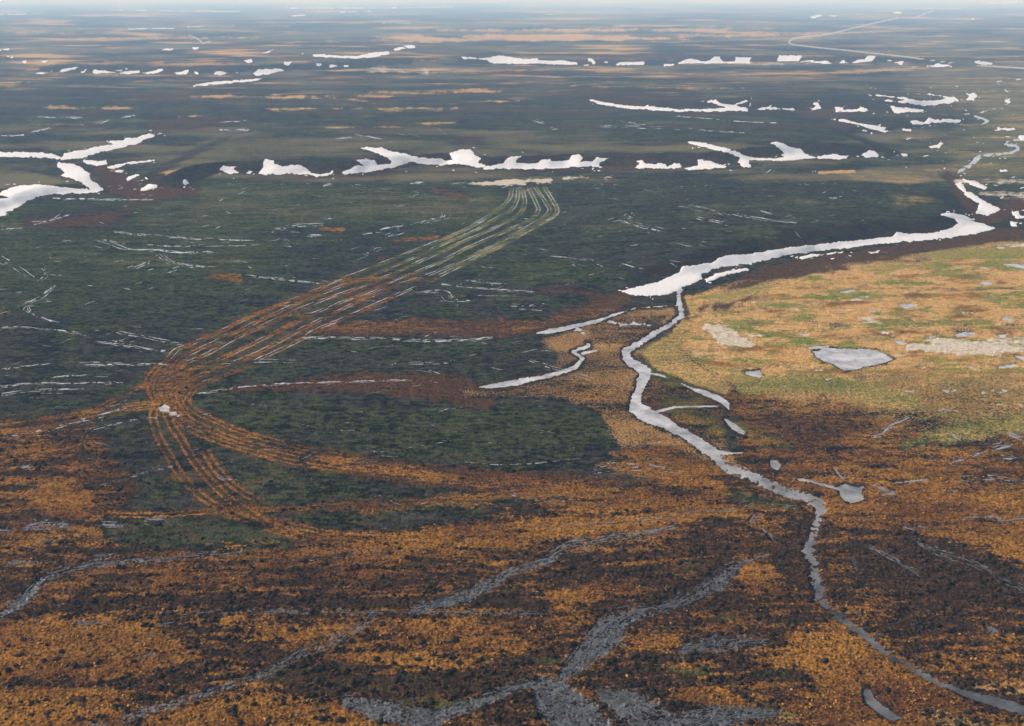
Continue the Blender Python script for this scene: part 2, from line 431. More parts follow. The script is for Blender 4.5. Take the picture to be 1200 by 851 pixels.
for pts in ([(700, 84, 1), (760, 86, 1.2), (867, 88, 1.4), (950, 86.5, 1.4), (1033, 82, 1.2), (1080, 80, 1)], [(-60, 87, 1), (60, 88.6, 1.2), (160, 88.8, 1.2), (290, 89.6, 1)]):
    paint(pts, 1.2, 1.0, line=True, gold=.55, olive=.6)
for pts in ([(795, 70, 6), (880, 68, 6), (940, 70, 5), (1030, 69, 5), (1110, 74, 4)], [(50, 82, 5), (200, 83, 6), (340, 79, 6), (400, 74, 5), (480, 72, 6)], [(540, 72, 5), (690, 73, 5), (780, 73, 5)],
            [(690, 121, 5), (860, 122, 6), (1020, 126, 6), (1080, 124, 5)]):
    paint(pts, 3, 2.5, line=True, peat=.9, olive=.1, gold=0, green=0)
# the flood plain is a patchwork of straw, olive and pinkish sedge
fp = smooth(.55, .85, COV['gold']) * smooth(255, 290, Vc)
COV['green'] += fp * np.clip(.12 + 1.0 * fbm(Uw / 60, Vw / 11, 3, 81) + .2 * NM, -.2, .65)
COV['rust'] += fp * np.clip(.14 + .9 * fbm(Uw / 50, Vw / 9, 3, 83) + .2 * NF, 0, .62)
COV['olive'] += fp * .3
COV['gold'] += fp * np.clip(-.10 + .6 * fbm(Uw / 40, Vw / 8, 3, 85) - .1 * np.abs(NM), -.5, .1)
COV['pale'] += fp * np.clip(-.16 + .9 * fbm(Uw / 40, Vw / 6, 3, 87), 0, .55)
for pts in ([(822, 362, 10), (850, 346, 12), (900, 326, 14), (960, 308, 12), (1040, 297, 12), (1110, 287, 14), (1190, 277, 14), (1260, 270, 14)],
            [(800, 358, 6), (806, 375, 6)], [(920, 322, 8), (1010, 310, 12), (1090, 305, 6)], [(830, 366, 5), (870, 352, 6), (905, 335, 4)], [(838, 357, 3), (900, 362, 3)]):
    paint(pts, 8, 7, line=True, red=.8, gold=.1, rust=.15, green=.2, peat=.15, pale=0)
for pts, g in [([(832, 352, 6), (868, 343, 8), (905, 335, 6)], .7), ([(1090, 300, 8), (1150, 297, 10), (1240, 293, 10)], .75), ([(1000, 314, 6), (1060, 312, 6)], .6),
               ([(920, 370, 8), (960, 362, 5)], .5), ([(830, 368, 10), (850, 385, 6)], .4), ([(925, 335, 4), (990, 332, 3)], .5)]:
    paint(pts, 5, 5, line=True, green=g, gold=.7, red=.1, rust=.1)
paint([(800, 372), (815, 390), (800, 410), (825, 432), (860, 452), (850, 466), (810, 452), (765, 432), (745, 412), (790, 388)], 5, 5, gold=.6, green=.45, rust=.35, red=.2, peat=.1, olive=.4)
paint([(850, 446), (950, 440), (1250, 430), (1250, 508), (1090, 520), (1020, 492), (960, 470), (900, 478)], 26, 24, green=.38, gold=.5, rust=.5, peat=.2)
for pts, g in [([(870, 452, 12), (940, 447, 18), (1000, 455, 14), (1070, 472, 16)], .72), ([(1060, 520, 8), (1130, 505, 20), (1230, 490, 18)], .62)]:
    paint(pts, 9, 9, line=True, green=g, gold=.5, rust=.2)
# red-brown dwarf birch between the rust sedge of the foreground
fgm = smooth(470, 560, Vc)
COV['red'] += fgm * np.clip(.12 + .45 * NB + .25 * NM, 0, .7)
COV['rust'] = np.clip(COV['rust'] + fgm * (.10 * (COV['rust'] < .4) + .34 * smooth(.1, .4, COV['rust']) * fbm(Uw / 80, Vw / 8, 4, 89)), 0, 1)

rc = COV['rust']
COV['rust'] = rc + fgm * (np.clip((rc - .46) * 1.75 + .46, .04, 1) - rc)
# dark peat cover on the steep scarp faces, painting in their missing shade
gy = np.abs(np.gradient(BASE, axis=0)) / np.maximum(np.abs(np.gradient(Y0, axis=0)), .01)
gx = np.abs(np.gradient(BASE, axis=1)) / np.maximum(np.abs(np.gradient(X0, axis=1)), .01)
steep = smooth(.10, .26, np.hypot(gx, gy)) * smooth(2600, 1600, Y0)
for k, val in (('peat', 1.0), ('green', .0), ('olive', 0.), ('gold', 0.), ('red', .25)):
    COV[k] += (val - COV[k]) * steep * .6

# ------------------------------------------------------------------ wheel tracks
TRACKS = {
    'bundle': [
        [(600, 221), (597, 233), (587, 243), (570, 255), (550, 267), (520, 280), (500, 288), (450, 308), (430, 316), (393, 330), (367, 342), (342, 352), (300, 368), (265, 385), (228, 402), (208, 410), (198, 420), (183, 432), (173, 445), (175, 457), (182, 470)],
        [(607, 222), (606, 234), (600, 245), (593, 250), (578, 258), (557, 270), (515, 288), (500, 296), (450, 317), (407, 333), (380, 343), (330, 364), (300, 378), (275, 390), (248, 403), (217, 418), (197, 433), (183, 447), (184, 463), (188, 472)],
        [(612, 222), (615, 238), (607, 252), (580, 267), (543, 283), (500, 303), (465, 319), (427, 335), (387, 349), (350, 363), (300, 386), (270, 400), (243, 415), (207, 430), (190, 443), (186, 460)],
        [(620, 221), (629, 240), (630, 248), (617, 260), (567, 282), (547, 291), (517, 307), (500, 314), (467, 327), (417, 348), (367, 368), (342, 380), (303, 400), (267, 417), (233, 430), (195, 447), (190, 465)],
        [(627, 220), (641, 240), (642, 250), (617, 267), (583, 285), (558, 298), (528, 312), (500, 323), (450, 340), (400, 363), (355, 385), (330, 399), (292, 418), (250, 433), (217, 448), (200, 461)],
        [(638, 220), (647, 234), (653, 247), (647, 255), (620, 270), (588, 288), (563, 300), (533, 315), (500, 331), (467, 345), (417, 367), (375, 385), (347, 401), (300, 423), (263, 440), (233, 452), (221, 464), (218, 470)]],
    'south': [
        [(182, 474), (179, 485), (180, 496), (185, 512), (199, 538), (213, 560), (233, 580), (256, 595), (290, 610), (330, 624), (372, 634)],
        [(192, 478), (200, 498), (212, 516), (225, 538), (238, 555), (250, 568), (264, 582), (285, 597), (310, 612), (345, 626)],
        [(240, 530), (250, 546), (264, 562), (282, 576), (304, 590)]],
    'east': [
        [(216, 468), (221, 477), (230, 483), (257, 496), (283, 506), (317, 516), (350, 524), (400, 535), (450, 545), (520, 554), (600, 562), (690, 572)],
        [(205, 476), (222, 492), (247, 504), (277, 516), (308, 524), (350, 533), (420, 546), (480, 555), (560, 564), (640, 572)],
        [(200, 484), (218, 501), (243, 513), (275, 524), (300, 531), (330, 539), (380, 548), (440, 556), (520, 564), (600, 572)]],
    'west': [
        [(182, 476), (150, 482), (110, 489), (80, 495), (40, 502), (-90, 520)],
        [(178, 472), (130, 478), (90, 486), (40, 492), (-90, 506)],
        [(178, 448), (150, 460), (120, 476), (95, 490)]],
    'foot': [
        [(264, 598), (340, 597), (400, 592), (500, 588), (567, 582), (633, 575), (683, 580), (733, 585), (790, 590)],
        [(366, 632), (420, 636), (480, 630), (560, 620), (640, 614), (733, 611), (800, 603), (860, 596)],
        [(110, 604), (180, 604), (264, 599)],
        [(300, 606), (345, 617), (420, 630), (500, 628)]],
}


def spline(pts, n=5):
    p = np.array(pts, float)
    q = np.vstack([2 * p[0] - p[1], p, 2 * p[-1] - p[-2]])
    out = []
    for i in range(1, len(q) - 2):
        for t in np.linspace(0, 1, n, endpoint=False):
            a, b, c, d = q[i - 1], q[i], q[i + 1], q[i + 2]
            out.append(0.5 * (2 * b + (c - a) * t + (2 * a - 5 * b + 4 * c - d) * t * t + (3 * b - a - 3 * c + d) * t ** 3))
    out.append(p[-1])
    return np.array(out)


def ruts(pts, gauge=2.3, rut=0.75):
    """two ruts of real gauge, back in survey coordinates with real width"""
    p = spline(pts)
    x, y = flat(p[:, 0], p[:, 1])
    dx, dy = np.gradient(x), np.gradient(y)
    ln = np.hypot(dx, dy)
    nx, ny = -dy / ln, dx / ln
    res = []
    for s in (-1, 1):
        xx, yy = x + s * nx * gauge / 2, y + s * ny * gauge / 2
        u, v = chart(xx, yy, 0.0)
        # seen width of the rut
        u2, v2 = chart(xx + nx * rut, yy + ny * rut, 0.0)
        tu, tv = np.gradient(u), np.gradient(v)
        tl = np.hypot(tu, tv)
        wd = np.abs((u2 - u) * -tv / tl + (v2 - v) * tu / tl)
        res.append([(a, b, max(c * 1.15, 1.5)) for a, b, c in zip(u, v, wd)])
    return res


TRACK_SD = {}
RUTCARVE = np.zeros((NR, NC), np.float32)
for name, lines in TRACKS.items():
    field = np.full((NR, NC), 99, np.float32)
    for li, pts in enumerate(lines):
        for r in ruts(pts, 2.4, 0.8):
            sl = window(r, 12)
            sd = sd_line(r, sl) + 0.5 * NF[sl] + .55 * NM[sl] + .3 * NB[sl]
            field[sl] = np.minimum(field[sl], sd)
    TRACK_SD[name] = field
    core = smooth(0.7, -0.5, field)
    halo = smooth(3.0, 0.0, field + 1.3 * NM)
    if name == 'bundle':
        lo = smooth(300, 345, Vc + 10 * NB)
    else:
        lo = np.ones_like(Vc)
    worn = smooth(330, 480, Uc) if name == 'east' else np.zeros_like(Vc)
    COV['red'] += (.85 - COV['red']) * smooth(9, 0, field + 3 * NM) * worn
    mod = np.clip(0.9 + 0.6 * fbm(Uw / 40, Vw / 22, 3, 63) + 0.2 * NM, 0.3, 1) * (.8 if name == 'west' else 1)
    COV['red'] += (.7 - COV['red']) * smooth(7, 0, field + 3 * NM) * lo * .7
    COV['peat'] += (.5 - COV['peat']) * smooth(6, 0, field + 3 * NM) * lo * .6
    for k, hi_v, lo_v in (('rust', .25, .98), ('gold', .36, .14), ('green', .75, .15), ('peat', .0, .3), ('olive', .5, 0.)):
        tgt = hi_v * (1 - lo) + lo_v * lo
        m = np.clip(halo * .32 + core, 0, 1) * mod * (1 - .6 * worn)
        COV[k] += (tgt - COV[k]) * m
    RUTCARVE = np.maximum(RUTCARVE, core * 0.22)
# churned ground at the junction
paint([(172, 440), (200, 425), (230, 440), (225, 460), (215, 478), (230, 500), (205, 495), (182, 488), (172, 470)], 6, 8, rust=.66, peat=.6, red=.5, green=.05)

# ------------------------------------------------------------------ water and snow
RIBBONS = []         # (name, strands of survey points with width)


def strand(pts, width, rr, gap=.3, piece=(5, 26)):
    """cut a rill into tapering wandering pieces"""
    p = spline(pts, 6) if len(pts) > 2 else np.array(pts, float)
    seg = np.hypot(*np.diff(p, axis=0).T)
    arc = np.concatenate([[0], np.cumsum(seg)])
    out, a = [], rr.uniform(0, 4)
    while a < arc[-1] - 1:
        b = min(a + rr.uniform(*piece), arc[-1])
        n = max(4, int((b - a) / 1.6))
        t = np.linspace(a, b, n)
        u, v = np.interp(t, arc, p[:, 0]), np.interp(t, arc, p[:, 1])
        v = v + np.cumsum(rr.normal(0, .10, n)) + rr.normal(0, .25)
        w = width * rr.uniform(.6, 1.2) * (np.sin(np.linspace(.12, math.pi - .12, n)) ** .6) * (1 + .35 * rr.normal(0, 1, n).clip(-1.5, 1.5))
        out.append((u, v, np.maximum(w, .12)))
        a = b + rr.exponential(gap * 14)
    return out


CARVE = RUTCARVE.astype(np.float64)
SHEETS = []          # (name, kind, label, category, group, slice, sd, z, material)


def water(name, pts, line=False, w=None, cov=None, soft=3.0, amp=1.2, bank=True):
    mw = (max([p[2] for p in pts if len(p) > 2] or [w or 0]) / 2 if line else 0)
    sl = window(pts, mw + 8 + amp * 2 + soft)
    sd = sd_line(pts, sl, w) if line else sd_poly(pts, sl)
    sd = sd + amp * (0.5 * NB[sl] + 0.6 * NM[sl] + 0.5 * NF[sl])
    if cov is None:
        sd = sd + ((1.1 if mw > 3.6 else .1) if line else 0)
        cut = np.clip(0.24 - 0.30 * sd, 0, 0.9)
        edge = sd
        if bank:
            rim = smooth(5, .5, sd + 1.5 * NM[sl]) * (1 if amp > 1 else .4)
            COV['peat'][sl] = np.maximum(COV['peat'][sl], rim * .8)
            for k_ in ('gold', 'rust', 'pale'):
                COV[k_][sl] *= 1 - .62 * rim
    else:
        m = np.clip(smooth(soft, -soft, sd) * cov * (1 + .45 * NM[sl] + .2 * NF[sl]), 0, 1)
        cut = np.where(m > 0.03, 0.1 + 0.30 * TUSSOCK[sl] * m * .88, 0)
        edge = np.where(m > 0.03, sd - soft, 9)
        if name == 'seep':
            mw_ = smooth(9 + .2 * mw, -7 - .3 * mw, sd + (3.5 + .15 * mw) * NB[sl] + 3 * NM[sl]) * cov
            COV['damp'][sl] = np.maximum(COV['damp'][sl], np.clip(mw_ * (.9 + .35 * smooth(700, 790, Vc[sl])) * (1 + .3 * NM[sl] + .6 * NB[sl]), 0, .56))
            cut = np.where(m > 0.3, 0.1 + 0.30 * TUSSOCK[sl] * np.clip(m - .25, 0, .36), 0)
    CARVE[sl] = np.maximum(CARVE[sl], cut)
    SHEETS.append((name, 'structure', None, None, None, sl, edge, 'water'))


water('stream', [(798, 338, 6), (795, 345, 6), (797, 360, 9), (799, 370, 8), (785, 381, 7), (765, 392, 8), (748, 403, 8), (733, 411, 10), (735, 420, 12),
                 (748, 430, 12), (757, 437, 16), (752, 447, 13), (748, 458, 12), (745, 470, 14), (745, 478, 18), (757, 486, 20), (775, 494, 16),
                 (790, 502, 14), (805, 511, 13), (820, 520, 16), (834, 530, 15), (843, 541, 7), (852, 548, 2)], line=True, amp=3.2)
water('stream', [(838, 535, 9), (852, 548, 11), (875, 555, 12), (895, 565, 11), (915, 575, 12), (940, 582, 12), (957, 588, 13), (965, 598, 8), (960, 604, 4)], line=True, cov=.95, soft=3.5, amp=3)
water('stream', [(961, 598, 7), (958, 610, 10), (955, 625, 9), (947, 643, 15), (953, 660, 9), (957, 680, 14), (961, 700, 11), (975, 717, 9), (993, 728, 8)], line=True, cov=.86, soft=4.5, amp=3)
water('stream', [(990, 727, 7), (1008, 740, 9), (1025, 755, 8), (1045, 770, 7), (1065, 780, 6), (1095, 798, 7), (1112, 805, 7)], line=True, cov=.92, soft=4, amp=2.5)
water('stream', [(1105, 802, 5), (1130, 812, 10), (1165, 822, 14), (1215, 836, 16), (1300, 850, 18)], line=True, amp=2.4)
water('stream', [(836, 530, 10), (858, 531, 5), (884, 529, 1.5)], line=True, amp=.8)
water('stream', [(797, 358, 2.5), (770, 359, 3), (745, 361, 3), (725, 367, 4), (700, 376, 6), (670, 383, 7), (645, 388, 8), (624, 391, 2)], line=True)
water('stream', [(714, 377, 3), (728, 380, 4), (745, 379, 3), (764, 381, 1.5)], line=True, cov=.75, soft=3)
water('stream', [(666, 383, 3), (680, 388, 5), (684, 391, 2)], line=True, cov=.8, soft=3)
water('stream', [(558, 454, 3), (580, 452, 8), (605, 448, 9), (630, 443, 7), (655, 437, 6), (675, 430, 7), (683, 420, 6), (672, 412, 6), (690, 405, 7), (686, 401, 2)], line=True, amp=1.6)
water('stream', [(683, 414, 4), (702, 410, 1.5)], line=True, amp=.6)
water('stream', [(757, 436, 5), (775, 440, 4), (792, 446, 2), (810, 455, 5), (825, 460, 8), (843, 467, 9), (852, 474, 8), (855, 481, 2)], line=True)
water('stream', [(849, 491, 2), (860, 500, 7), (870, 506, 6), (872, 509, 2)], line=True)
water('stream', [(770, 482, 4), (790, 477, 3), (820, 476, 2.5), (842, 476, 1.5)], line=True, amp=.7)
water('pond', [(902, 539), (911, 539), (916, 546), (911, 551), (903, 548)])
water('pond', [(981, 570), (990, 567), (1000, 569), (1013, 570), (1010, 578), (1013, 585), (1000, 590), (990, 588), (984, 580)], amp=2)
water('stream', [(935, 561, 3), (950, 564, 3), (966, 568, 4), (984, 574, 3)], line=True, amp=.8)
water('stream', [(1008, 571, 3), (1025, 569, 3), (1046, 577, 6), (1034, 580, 3)], line=True, cov=.8)
water('stream', [(1046, 566, 2), (1065, 564, 3), (1086, 562, 2)], line=True, amp=.6)
water('stream', [(977, 548, 2), (983, 556, 3), (988, 561, 4)], line=True, amp=.6)
water('pond', [(952, 412), (967, 408), (993, 408.5), (1027, 409.5), (1040, 417), (1047, 421), (1030, 427), (1000, 433), (990, 434), (977, 427), (957, 419)], amp=1.5)
water('pond', [(946, 407), (957, 405.5), (972, 406), (970, 408.5), (950, 409)], amp=.6)
water('pond', [(870, 436), (890, 434), (894, 439), (890, 443), (875, 439.5)], amp=1.4)
water('pond', [(1052, 357), (1067, 356), (1077, 358), (1070, 360.5), (1060, 361)], amp=.6)
water('pond', [(1146, 331.5), (1158, 329.5), (1166, 332), (1155, 334)], amp=.6)
water('pond', [(1175, 310), (1187, 309), (1206, 312), (1206, 316), (1192, 313.5)], amp=.6)
water('pond', [(1118, 392.5), (1128, 389), (1144, 390), (1137, 394.5), (1122, 395)], amp=.8)
water('pond', [(1048, 400), (1057, 399), (1065, 403), (1055, 404)], amp=.6)
water('pond', [(1168, 392.5), (1180, 391.5), (1178, 396), (1172, 395.5)], amp=.6)
water('pond', [(1167, 430.5), (1180, 428), (1193, 427), (1189, 430), (1171, 432)], amp=.6)
water('pond', [(981, 342.5), (997, 339.5), (1005, 341), (988, 343.5)], amp=.6)
water('pond', [(1188, 417), (1208, 417), (1208, 424), (1199, 422)], amp=.6)
water('pond', [(1010, 806), (1020, 807), (1027, 820), (1042, 831), (1058, 842), (1046, 845), (1028, 836), (1013, 822)], amp=2)
water('pond', [(1154, 733), (1166, 734), (1172, 743), (1160, 743)], cov=.75, soft=4)
water('puddle', [(185, 478), (193, 473.5), (200, 477), (196, 482.5), (188, 482)], amp=.4, bank=False)
water('puddle', [(199, 483), (206, 482), (208, 486), (201, 487)], amp=.4, bank=False)
for p_ in ([(1055, 355), (1060, 354)],):
    pass
# small pools strewn over the flood plain
pool_rng = np.random.default_rng(12)
for cu, cv, ru, rv in [(962, 434, 8, 1.2), (940, 392, 8, 1.6), (975, 386, 9, 1), (1038, 390, 8, 2), (1050, 394, 10, 1.4), (1132, 366, 10, 2), (1180, 374, 6, 3),
                       (1165, 345, 6, 1.2), (1150, 314, 8, 1.2), (1118, 375, 4, 1), (1080, 431, 5, 1), (1140, 430, 6, 2), (1170, 458, 12, 2),
                       (1112, 458, 10, 2), (970, 444, 8, 1.2), (1020, 365, 8, 1.4), (1092, 394, 6, 2), (1155, 460, 6, 1.5), (1196, 380, 6, 1.5)]:
    water('pool', ell(cu, cv, ru, rv, 10), cov=.7, soft=2.2)
# seeps and rills through sedge: water gleams between the tussocks
for pts, cv in [
    ([(-40, 738, 10), (0, 722, 9), (20, 710, 14), (40, 692, 14), (52, 678, 11), (80, 668, 8), (110, 663, 7), (150, 658, 6), (200, 655, 5), (250, 650, 4), (292, 647, 3)], .85),
    ([(108, 653, 5), (128, 651, 7), (142, 650, 4)], .7), ([(10, 660, 5), (45, 660, 6)], .7),
    ([(480, 719, 7), (520, 706, 15), (550, 697, 18), (580, 682, 15), (600, 670, 12), (625, 662, 11), (650, 654, 10)], .88),
    ([(645, 652, 14), (665, 642, 22), (690, 637, 22), (720, 632, 20), (760, 626, 14), (792, 619, 7)], .55),
    ([(190, 720, 2.5), (260, 719, 4), (280, 717, 6), (340, 717, 4), (400, 718, 4), (480, 718, 3), (550, 719, 3.5), (640, 720, 5)], .8),
    ([(902, 651, 3), (885, 654, 6), (868, 660, 12), (853, 672, 24), (835, 686, 26), (810, 700, 20), (790, 709, 12)], .72),
    ([(790, 709, 12), (760, 716, 12), (735, 722, 24), (715, 737, 40), (700, 755, 34), (682, 772, 28), (662, 790, 16)], .78),
    ([(660, 800, 10), (633, 800, 10), (600, 807, 12), (567, 822, 16), (535, 832, 16), (500, 848, 22)], .72),
    ([(630, 806, 14), (650, 822, 46), (680, 845, 56), (700, 870, 50)], .88),
    ([(440, 716, 10), (425, 733, 12), (395, 752, 14), (362, 763, 16), (335, 777, 12), (300, 794, 8), (260, 808, 10), (215, 822, 12), (170, 836, 14), (110, 855, 16)], .55),
    ([(404, 823, 12), (440, 832, 24), (480, 840, 24), (510, 848, 20)], .85),
    ([(700, 812, 10), (735, 828, 40), (770, 850, 50)], .75),
    ([(800, 762, 16), (840, 755, 26), (897, 752, 12)], .6),
    ([(800, 845, 30), (860, 838, 26), (910, 836, 10)], .65),
    ([(840, 740, 14), (800, 770, 26), (760, 775, 16)], .3),
    ([(30, 618, 10), (55, 615, 14), (82, 616, 8)], .7), ([(120, 616, 6), (146, 615, 7)], .8), ([(168, 609, 4), (192, 608, 5)], .85),
    ([(45, 633, 5), (72, 633, 5)], .7), ([(-10, 623, 8), (12, 623, 6)], .7), ([(90, 732, 6), (120, 731, 9)], .65), ([(38, 731, 6), (48, 728, 5)], .6),
    ([(190, 733, 6), (206, 731, 5)], .6), ([(165, 772, 6), (180, 766, 6)], .5), ([(24, 548, 5), (34, 546, 4)], .8), ([(172, 748, 5), (178, 746, 5)], .5),
    ([(1016, 640, 6), (1045, 655, 12), (1062, 664, 12), (1077, 676, 8)], .5), ([(1073, 637, 8), (1100, 650, 14), (1130, 658, 14), (1162, 672, 10)], .52),
    ([(1168, 682, 14), (1215, 700, 20)], .5), ([(998, 650, 3), (1002, 660, 4), (1002, 668, 3)], .6),
    ([(690, 552, 12), (730, 546, 18), (775, 549, 16), (803, 555, 6)], .34), ([(665, 528, 4), (672, 526, 4)], .5),
    ([(880, 612, 3), (884, 606, 5), (895, 604, 3)], .8), ([(888, 617, 3), (900, 625, 6), (906, 632, 6), (908, 640, 3)], .6),
    ([(915, 596, 3), (930, 592, 4)], .6), ([(1018, 514, 3), (1030, 510, 5), (1040, 502, 4), (1055, 495, 4), (1068, 488, 4)], .75),
    ([(1097, 481, 2), (1125, 484, 4)], .6), ([(1112, 545, 3), (1135, 537, 4), (1152, 530, 3)], .75), ([(1163, 527, 7), (1186, 521, 7)], .7),
    ([(1182, 509, 4), (1215, 520, 8)], .75), ([(1172, 537, 4), (1192, 539, 3)], .8), ([(1114, 509, 4), (1128, 516, 4)], .5),
    ([(1112, 570, 3), (1124, 582, 4)], .6), ([(1125, 565, 8), (1170, 563, 10), (1200, 565, 8)], .4), ([(1128, 607, 3), (1165, 605, 5), (1172, 612, 4)], .8),
    ([(1170, 611, 6), (1215, 607, 8)], .6), ([(1057, 617, 3), (1072, 622, 4), (1076, 628, 3)], .7), ([(1005, 710, 4), (1010, 730, 4)], .5),
    ([(800, 601, 2), (860, 598, 3), (880, 592, 4)], .7), ([(640, 618, 2), (800, 606, 2.5)], .5), ([(1020, 750, 3), (1035, 742, 3)], .4),
    ([(0, 515, 3), (60, 503, 3), (120, 490, 3)], .4), ([(355, 655, 4), (430, 652, 8), (450, 645, 4)], .4), ([(330, 660, 4), (360, 664, 4)], .35),
    ([(590, 638, 3), (650, 636, 5)], .4), ([(880, 730, 4), (930, 728, 8)], .4), ([(1070, 618, 3), (1090, 622, 3)], .4)]:
    water('seep', pts, line=True, cov=cv * .8, soft=4, amp=3.4)
    rr = np.random.default_rng(int(pts[0][0] * 3 + pts[0][1] * 5) % 99991)
    mwid = sum(p[2] for p in pts) / len(pts)
    strands = []
    for q in range(int(3 + mwid * .45)):
        o_ = rr.normal(0, .42)
        strands += strand([(p[0] + rr.normal(0, 1.5) + .3 * o_ * p[2], p[1] + o_ * p[2] * .8 + rr.normal(0, .6)) for p in pts], rr.uniform(.4, 1.3), rr, gap=1.1, piece=(4, 20))
    RIBBONS.append(('seep', strands))
for pts, cv, w_ in [
    ([(113, 282), (133, 287), (150, 293), (180, 294), (213, 297), (247, 296)], .72, 3), ([(173, 288), (230, 290)], .5, 2), ([(185, 298), (203, 310), (247, 314)], .7, 3.5),
    ([(150, 315), (173, 307)], .5, 3), ([(193, 319), (213, 314)], .6, 3), ([(293, 323), (333, 328), (377, 332)], .75, 2.2), ([(333, 267), (347, 263), (380, 262)], .75, 2.4),
    ([(362, 277), (377, 277)], .85, 2.5), ([(63, 335), (45, 350), (25, 359)], .5, 5), ([(40, 357), (33, 363), (50, 373), (68, 378)], .5, 5),
    ([(45, 330), (60, 322), (55, 312)], .35, 5), ([(0, 300), (20, 312), (40, 325)], .3, 4), ([(0, 386), (33, 386), (83, 392), (103, 397)], .6, 3),
    ([(133, 391), (167, 397), (197, 403), (213, 405)], .6, 3), ([(117, 402), (150, 405), (177, 410), (197, 413)], .55, 4), ([(0, 455), (33, 450), (70, 450), (107, 449), (143, 449)], .55, 3),
    ([(60, 443), (100, 440)], .55, 3), ([(0, 462), (43, 457), (93, 456)], .4, 2.5), ([(100, 507), (140, 497), (163, 493)], .6, 3), ([(115, 487), (147, 478)], .6, 3),
    ([(103, 517), (113, 527)], .4, 5), ([(233, 463), (267, 457), (300, 453), (350, 450), (400, 449), (480, 446)], .5, 3), ([(353, 397), (400, 397), (450, 397), (483, 400), (533, 400), (580, 397)], .72, 3.4),
    ([(477, 427), (523, 425)], .4, 3), ([(510, 332), (550, 337), (587, 339), (627, 341)], .62, 3), ([(547, 330), (607, 335)], .35, 2.5), ([(490, 343), (517, 343), (527, 352), (545, 354)], .6, 3.4),
    ([(563, 346), (607, 347)], .6, 2.2), ([(600, 358), (630, 359)], .4, 4), ([(430, 532), (480, 525), (533, 517)], .45, 2.5), ([(497, 264), (505, 260), (520, 255), (522, 250)], .75, 3),
    ([(452, 279), (472, 271)], .7, 2.5), ([(440, 270), (465, 265)], .7, 2.5), ([(420, 276), (440, 274)], .6, 2.5), ([(322, 269), (335, 270)], .8, 2.6), ([(435, 295), (440, 291)], .7, 4),
    ([(717, 260), (737, 256)], .5, 2), ([(732, 255), (735, 260), (755, 265), (780, 270)], .7, 2.6), ([(735, 253), (738, 248)], .4, 2), ([(2, 269), (22, 267)], .8, 2.4), ([(42, 262), (60, 259), (77, 252)], .75, 2.4),
    ([(0, 160), (25, 160), (40, 156), (57, 152)], .65, 2.6), ([(110, 146), (125, 140)], .7, 2), ([(137, 137), (155, 135)], .7, 2), ([(62, 235), (145, 236), (180, 236)], .5, 2.2),
    ([(377, 219), (391, 215)], .9, 2.6), ([(477, 215), (490, 214)], .8, 2), ([(895, 206), (902, 200)], .7, 2.5), ([(951, 204), (952, 200)], .6, 2), ([(118, 570), (150, 560), (170, 553), (200, 546)], .6, 3),
    ([(247, 553), (262, 562), (275, 563)], .5, 5), ([(532, 542), (600, 545), (680, 538)], .4, 1.6), ([(445, 592), (480, 605), (500, 600)], .3, 8), ([(600, 580), (640, 588), (700, 586)], .28, 6),
    ([(400, 163), (430, 161)], .5, 1.6), ([(420, 158), (455, 166)], .5, 1.6), ([(465, 155), (490, 161)], .6, 1.6), ([(515, 150), (530, 160)], .4, 1.6), ([(250, 145), (285, 142)], .6, 1.6), ([(245, 152), (300, 153)], .6, 1.6),
    ([(625, 141), (640, 146)], .6, 1.8), ([(728, 141), (760, 147)], .7, 1.8), ([(640, 152), (650, 151)], .7, 1.6), ([(790, 136), (860, 142), (910, 145)], .4, 2), ([(700, 148), (800, 152), (870, 157)], .35, 2),
    ([(800, 240), (830, 245), (848, 252)], .4, 2.5), ([(855, 250), (900, 258), (935, 262)], .4, 3), ([(880, 245), (900, 251)], .5, 2.5), ([(815, 256), (850, 262)], .4, 2.5), ([(790, 286), (812, 290)], .35, 2.5),
    ([(130, 272), (200, 278), (300, 284)], .25, 3), ([(240, 290), (300, 287)], .4, 2), ([(100, 430), (200, 428)], .3, 2.5), ([(83, 425), (140, 425)], .4, 2), ([(45, 136), (100, 138)], .4, 1.6),
    ([(670, 310), (685, 316)], .5, 2), ([(730, 309), (745, 312)], .4, 2), ([(648, 300), (700, 306)], .3, 2), ([(0, 432), (60, 425)], .3, 2.5), ([(300, 424), (345, 424)], .6, 2), ([(700, 445), (620, 420)], .25, 4)]:
    rr = np.random.default_rng(int(pts[0][0] * 7 + pts[0][1]))
    n_ = max(2, int(round(w_ * cv * 1.7)))
    strands = []
    for q in range(n_):
        oy, k0 = rr.normal(0, .30) * w_ * 1.3, rr.uniform(-6, 6)
        strands += strand([(p[0] + k0 + rr.uniform(-3, 3), p[1] + oy + rr.uniform(-.7, .7)) for p in pts], rr.uniform(.35, .95) * (1.25 if q == 0 else .9), rr,
                          gap=.22 + .4 * (1 - cv))
    RIBBONS.append(('rivulet', strands))
# short gleams strewn over the plateau, one uncountable lot
gl = np.random.default_rng(33)
strands = []
for k in range(560):
    u_, v_ = gl.uniform(-60, 1060), 215 + 330 * gl.random() ** 1.4
    if (u_ > 640 and v_ > 345 - (u_ - 640) * .12) or (u_ > 480 and v_ > 560):
        continue
    L_ = gl.uniform(4, 20) * (v_ / 380)
    sl_ = gl.choice([-.35, -.2, 0.05, .25]) + gl.normal(0, .08)
    strands += strand([(u_, v_), (u_ + L_ * .5, v_ + L_ * sl_ * .5 + gl.normal(0, .5)), (u_ + L_, v_ + L_ * sl_)], gl.uniform(.2, .6), gl, gap=.3)
RIBBONS.append(('meltwater', strands))
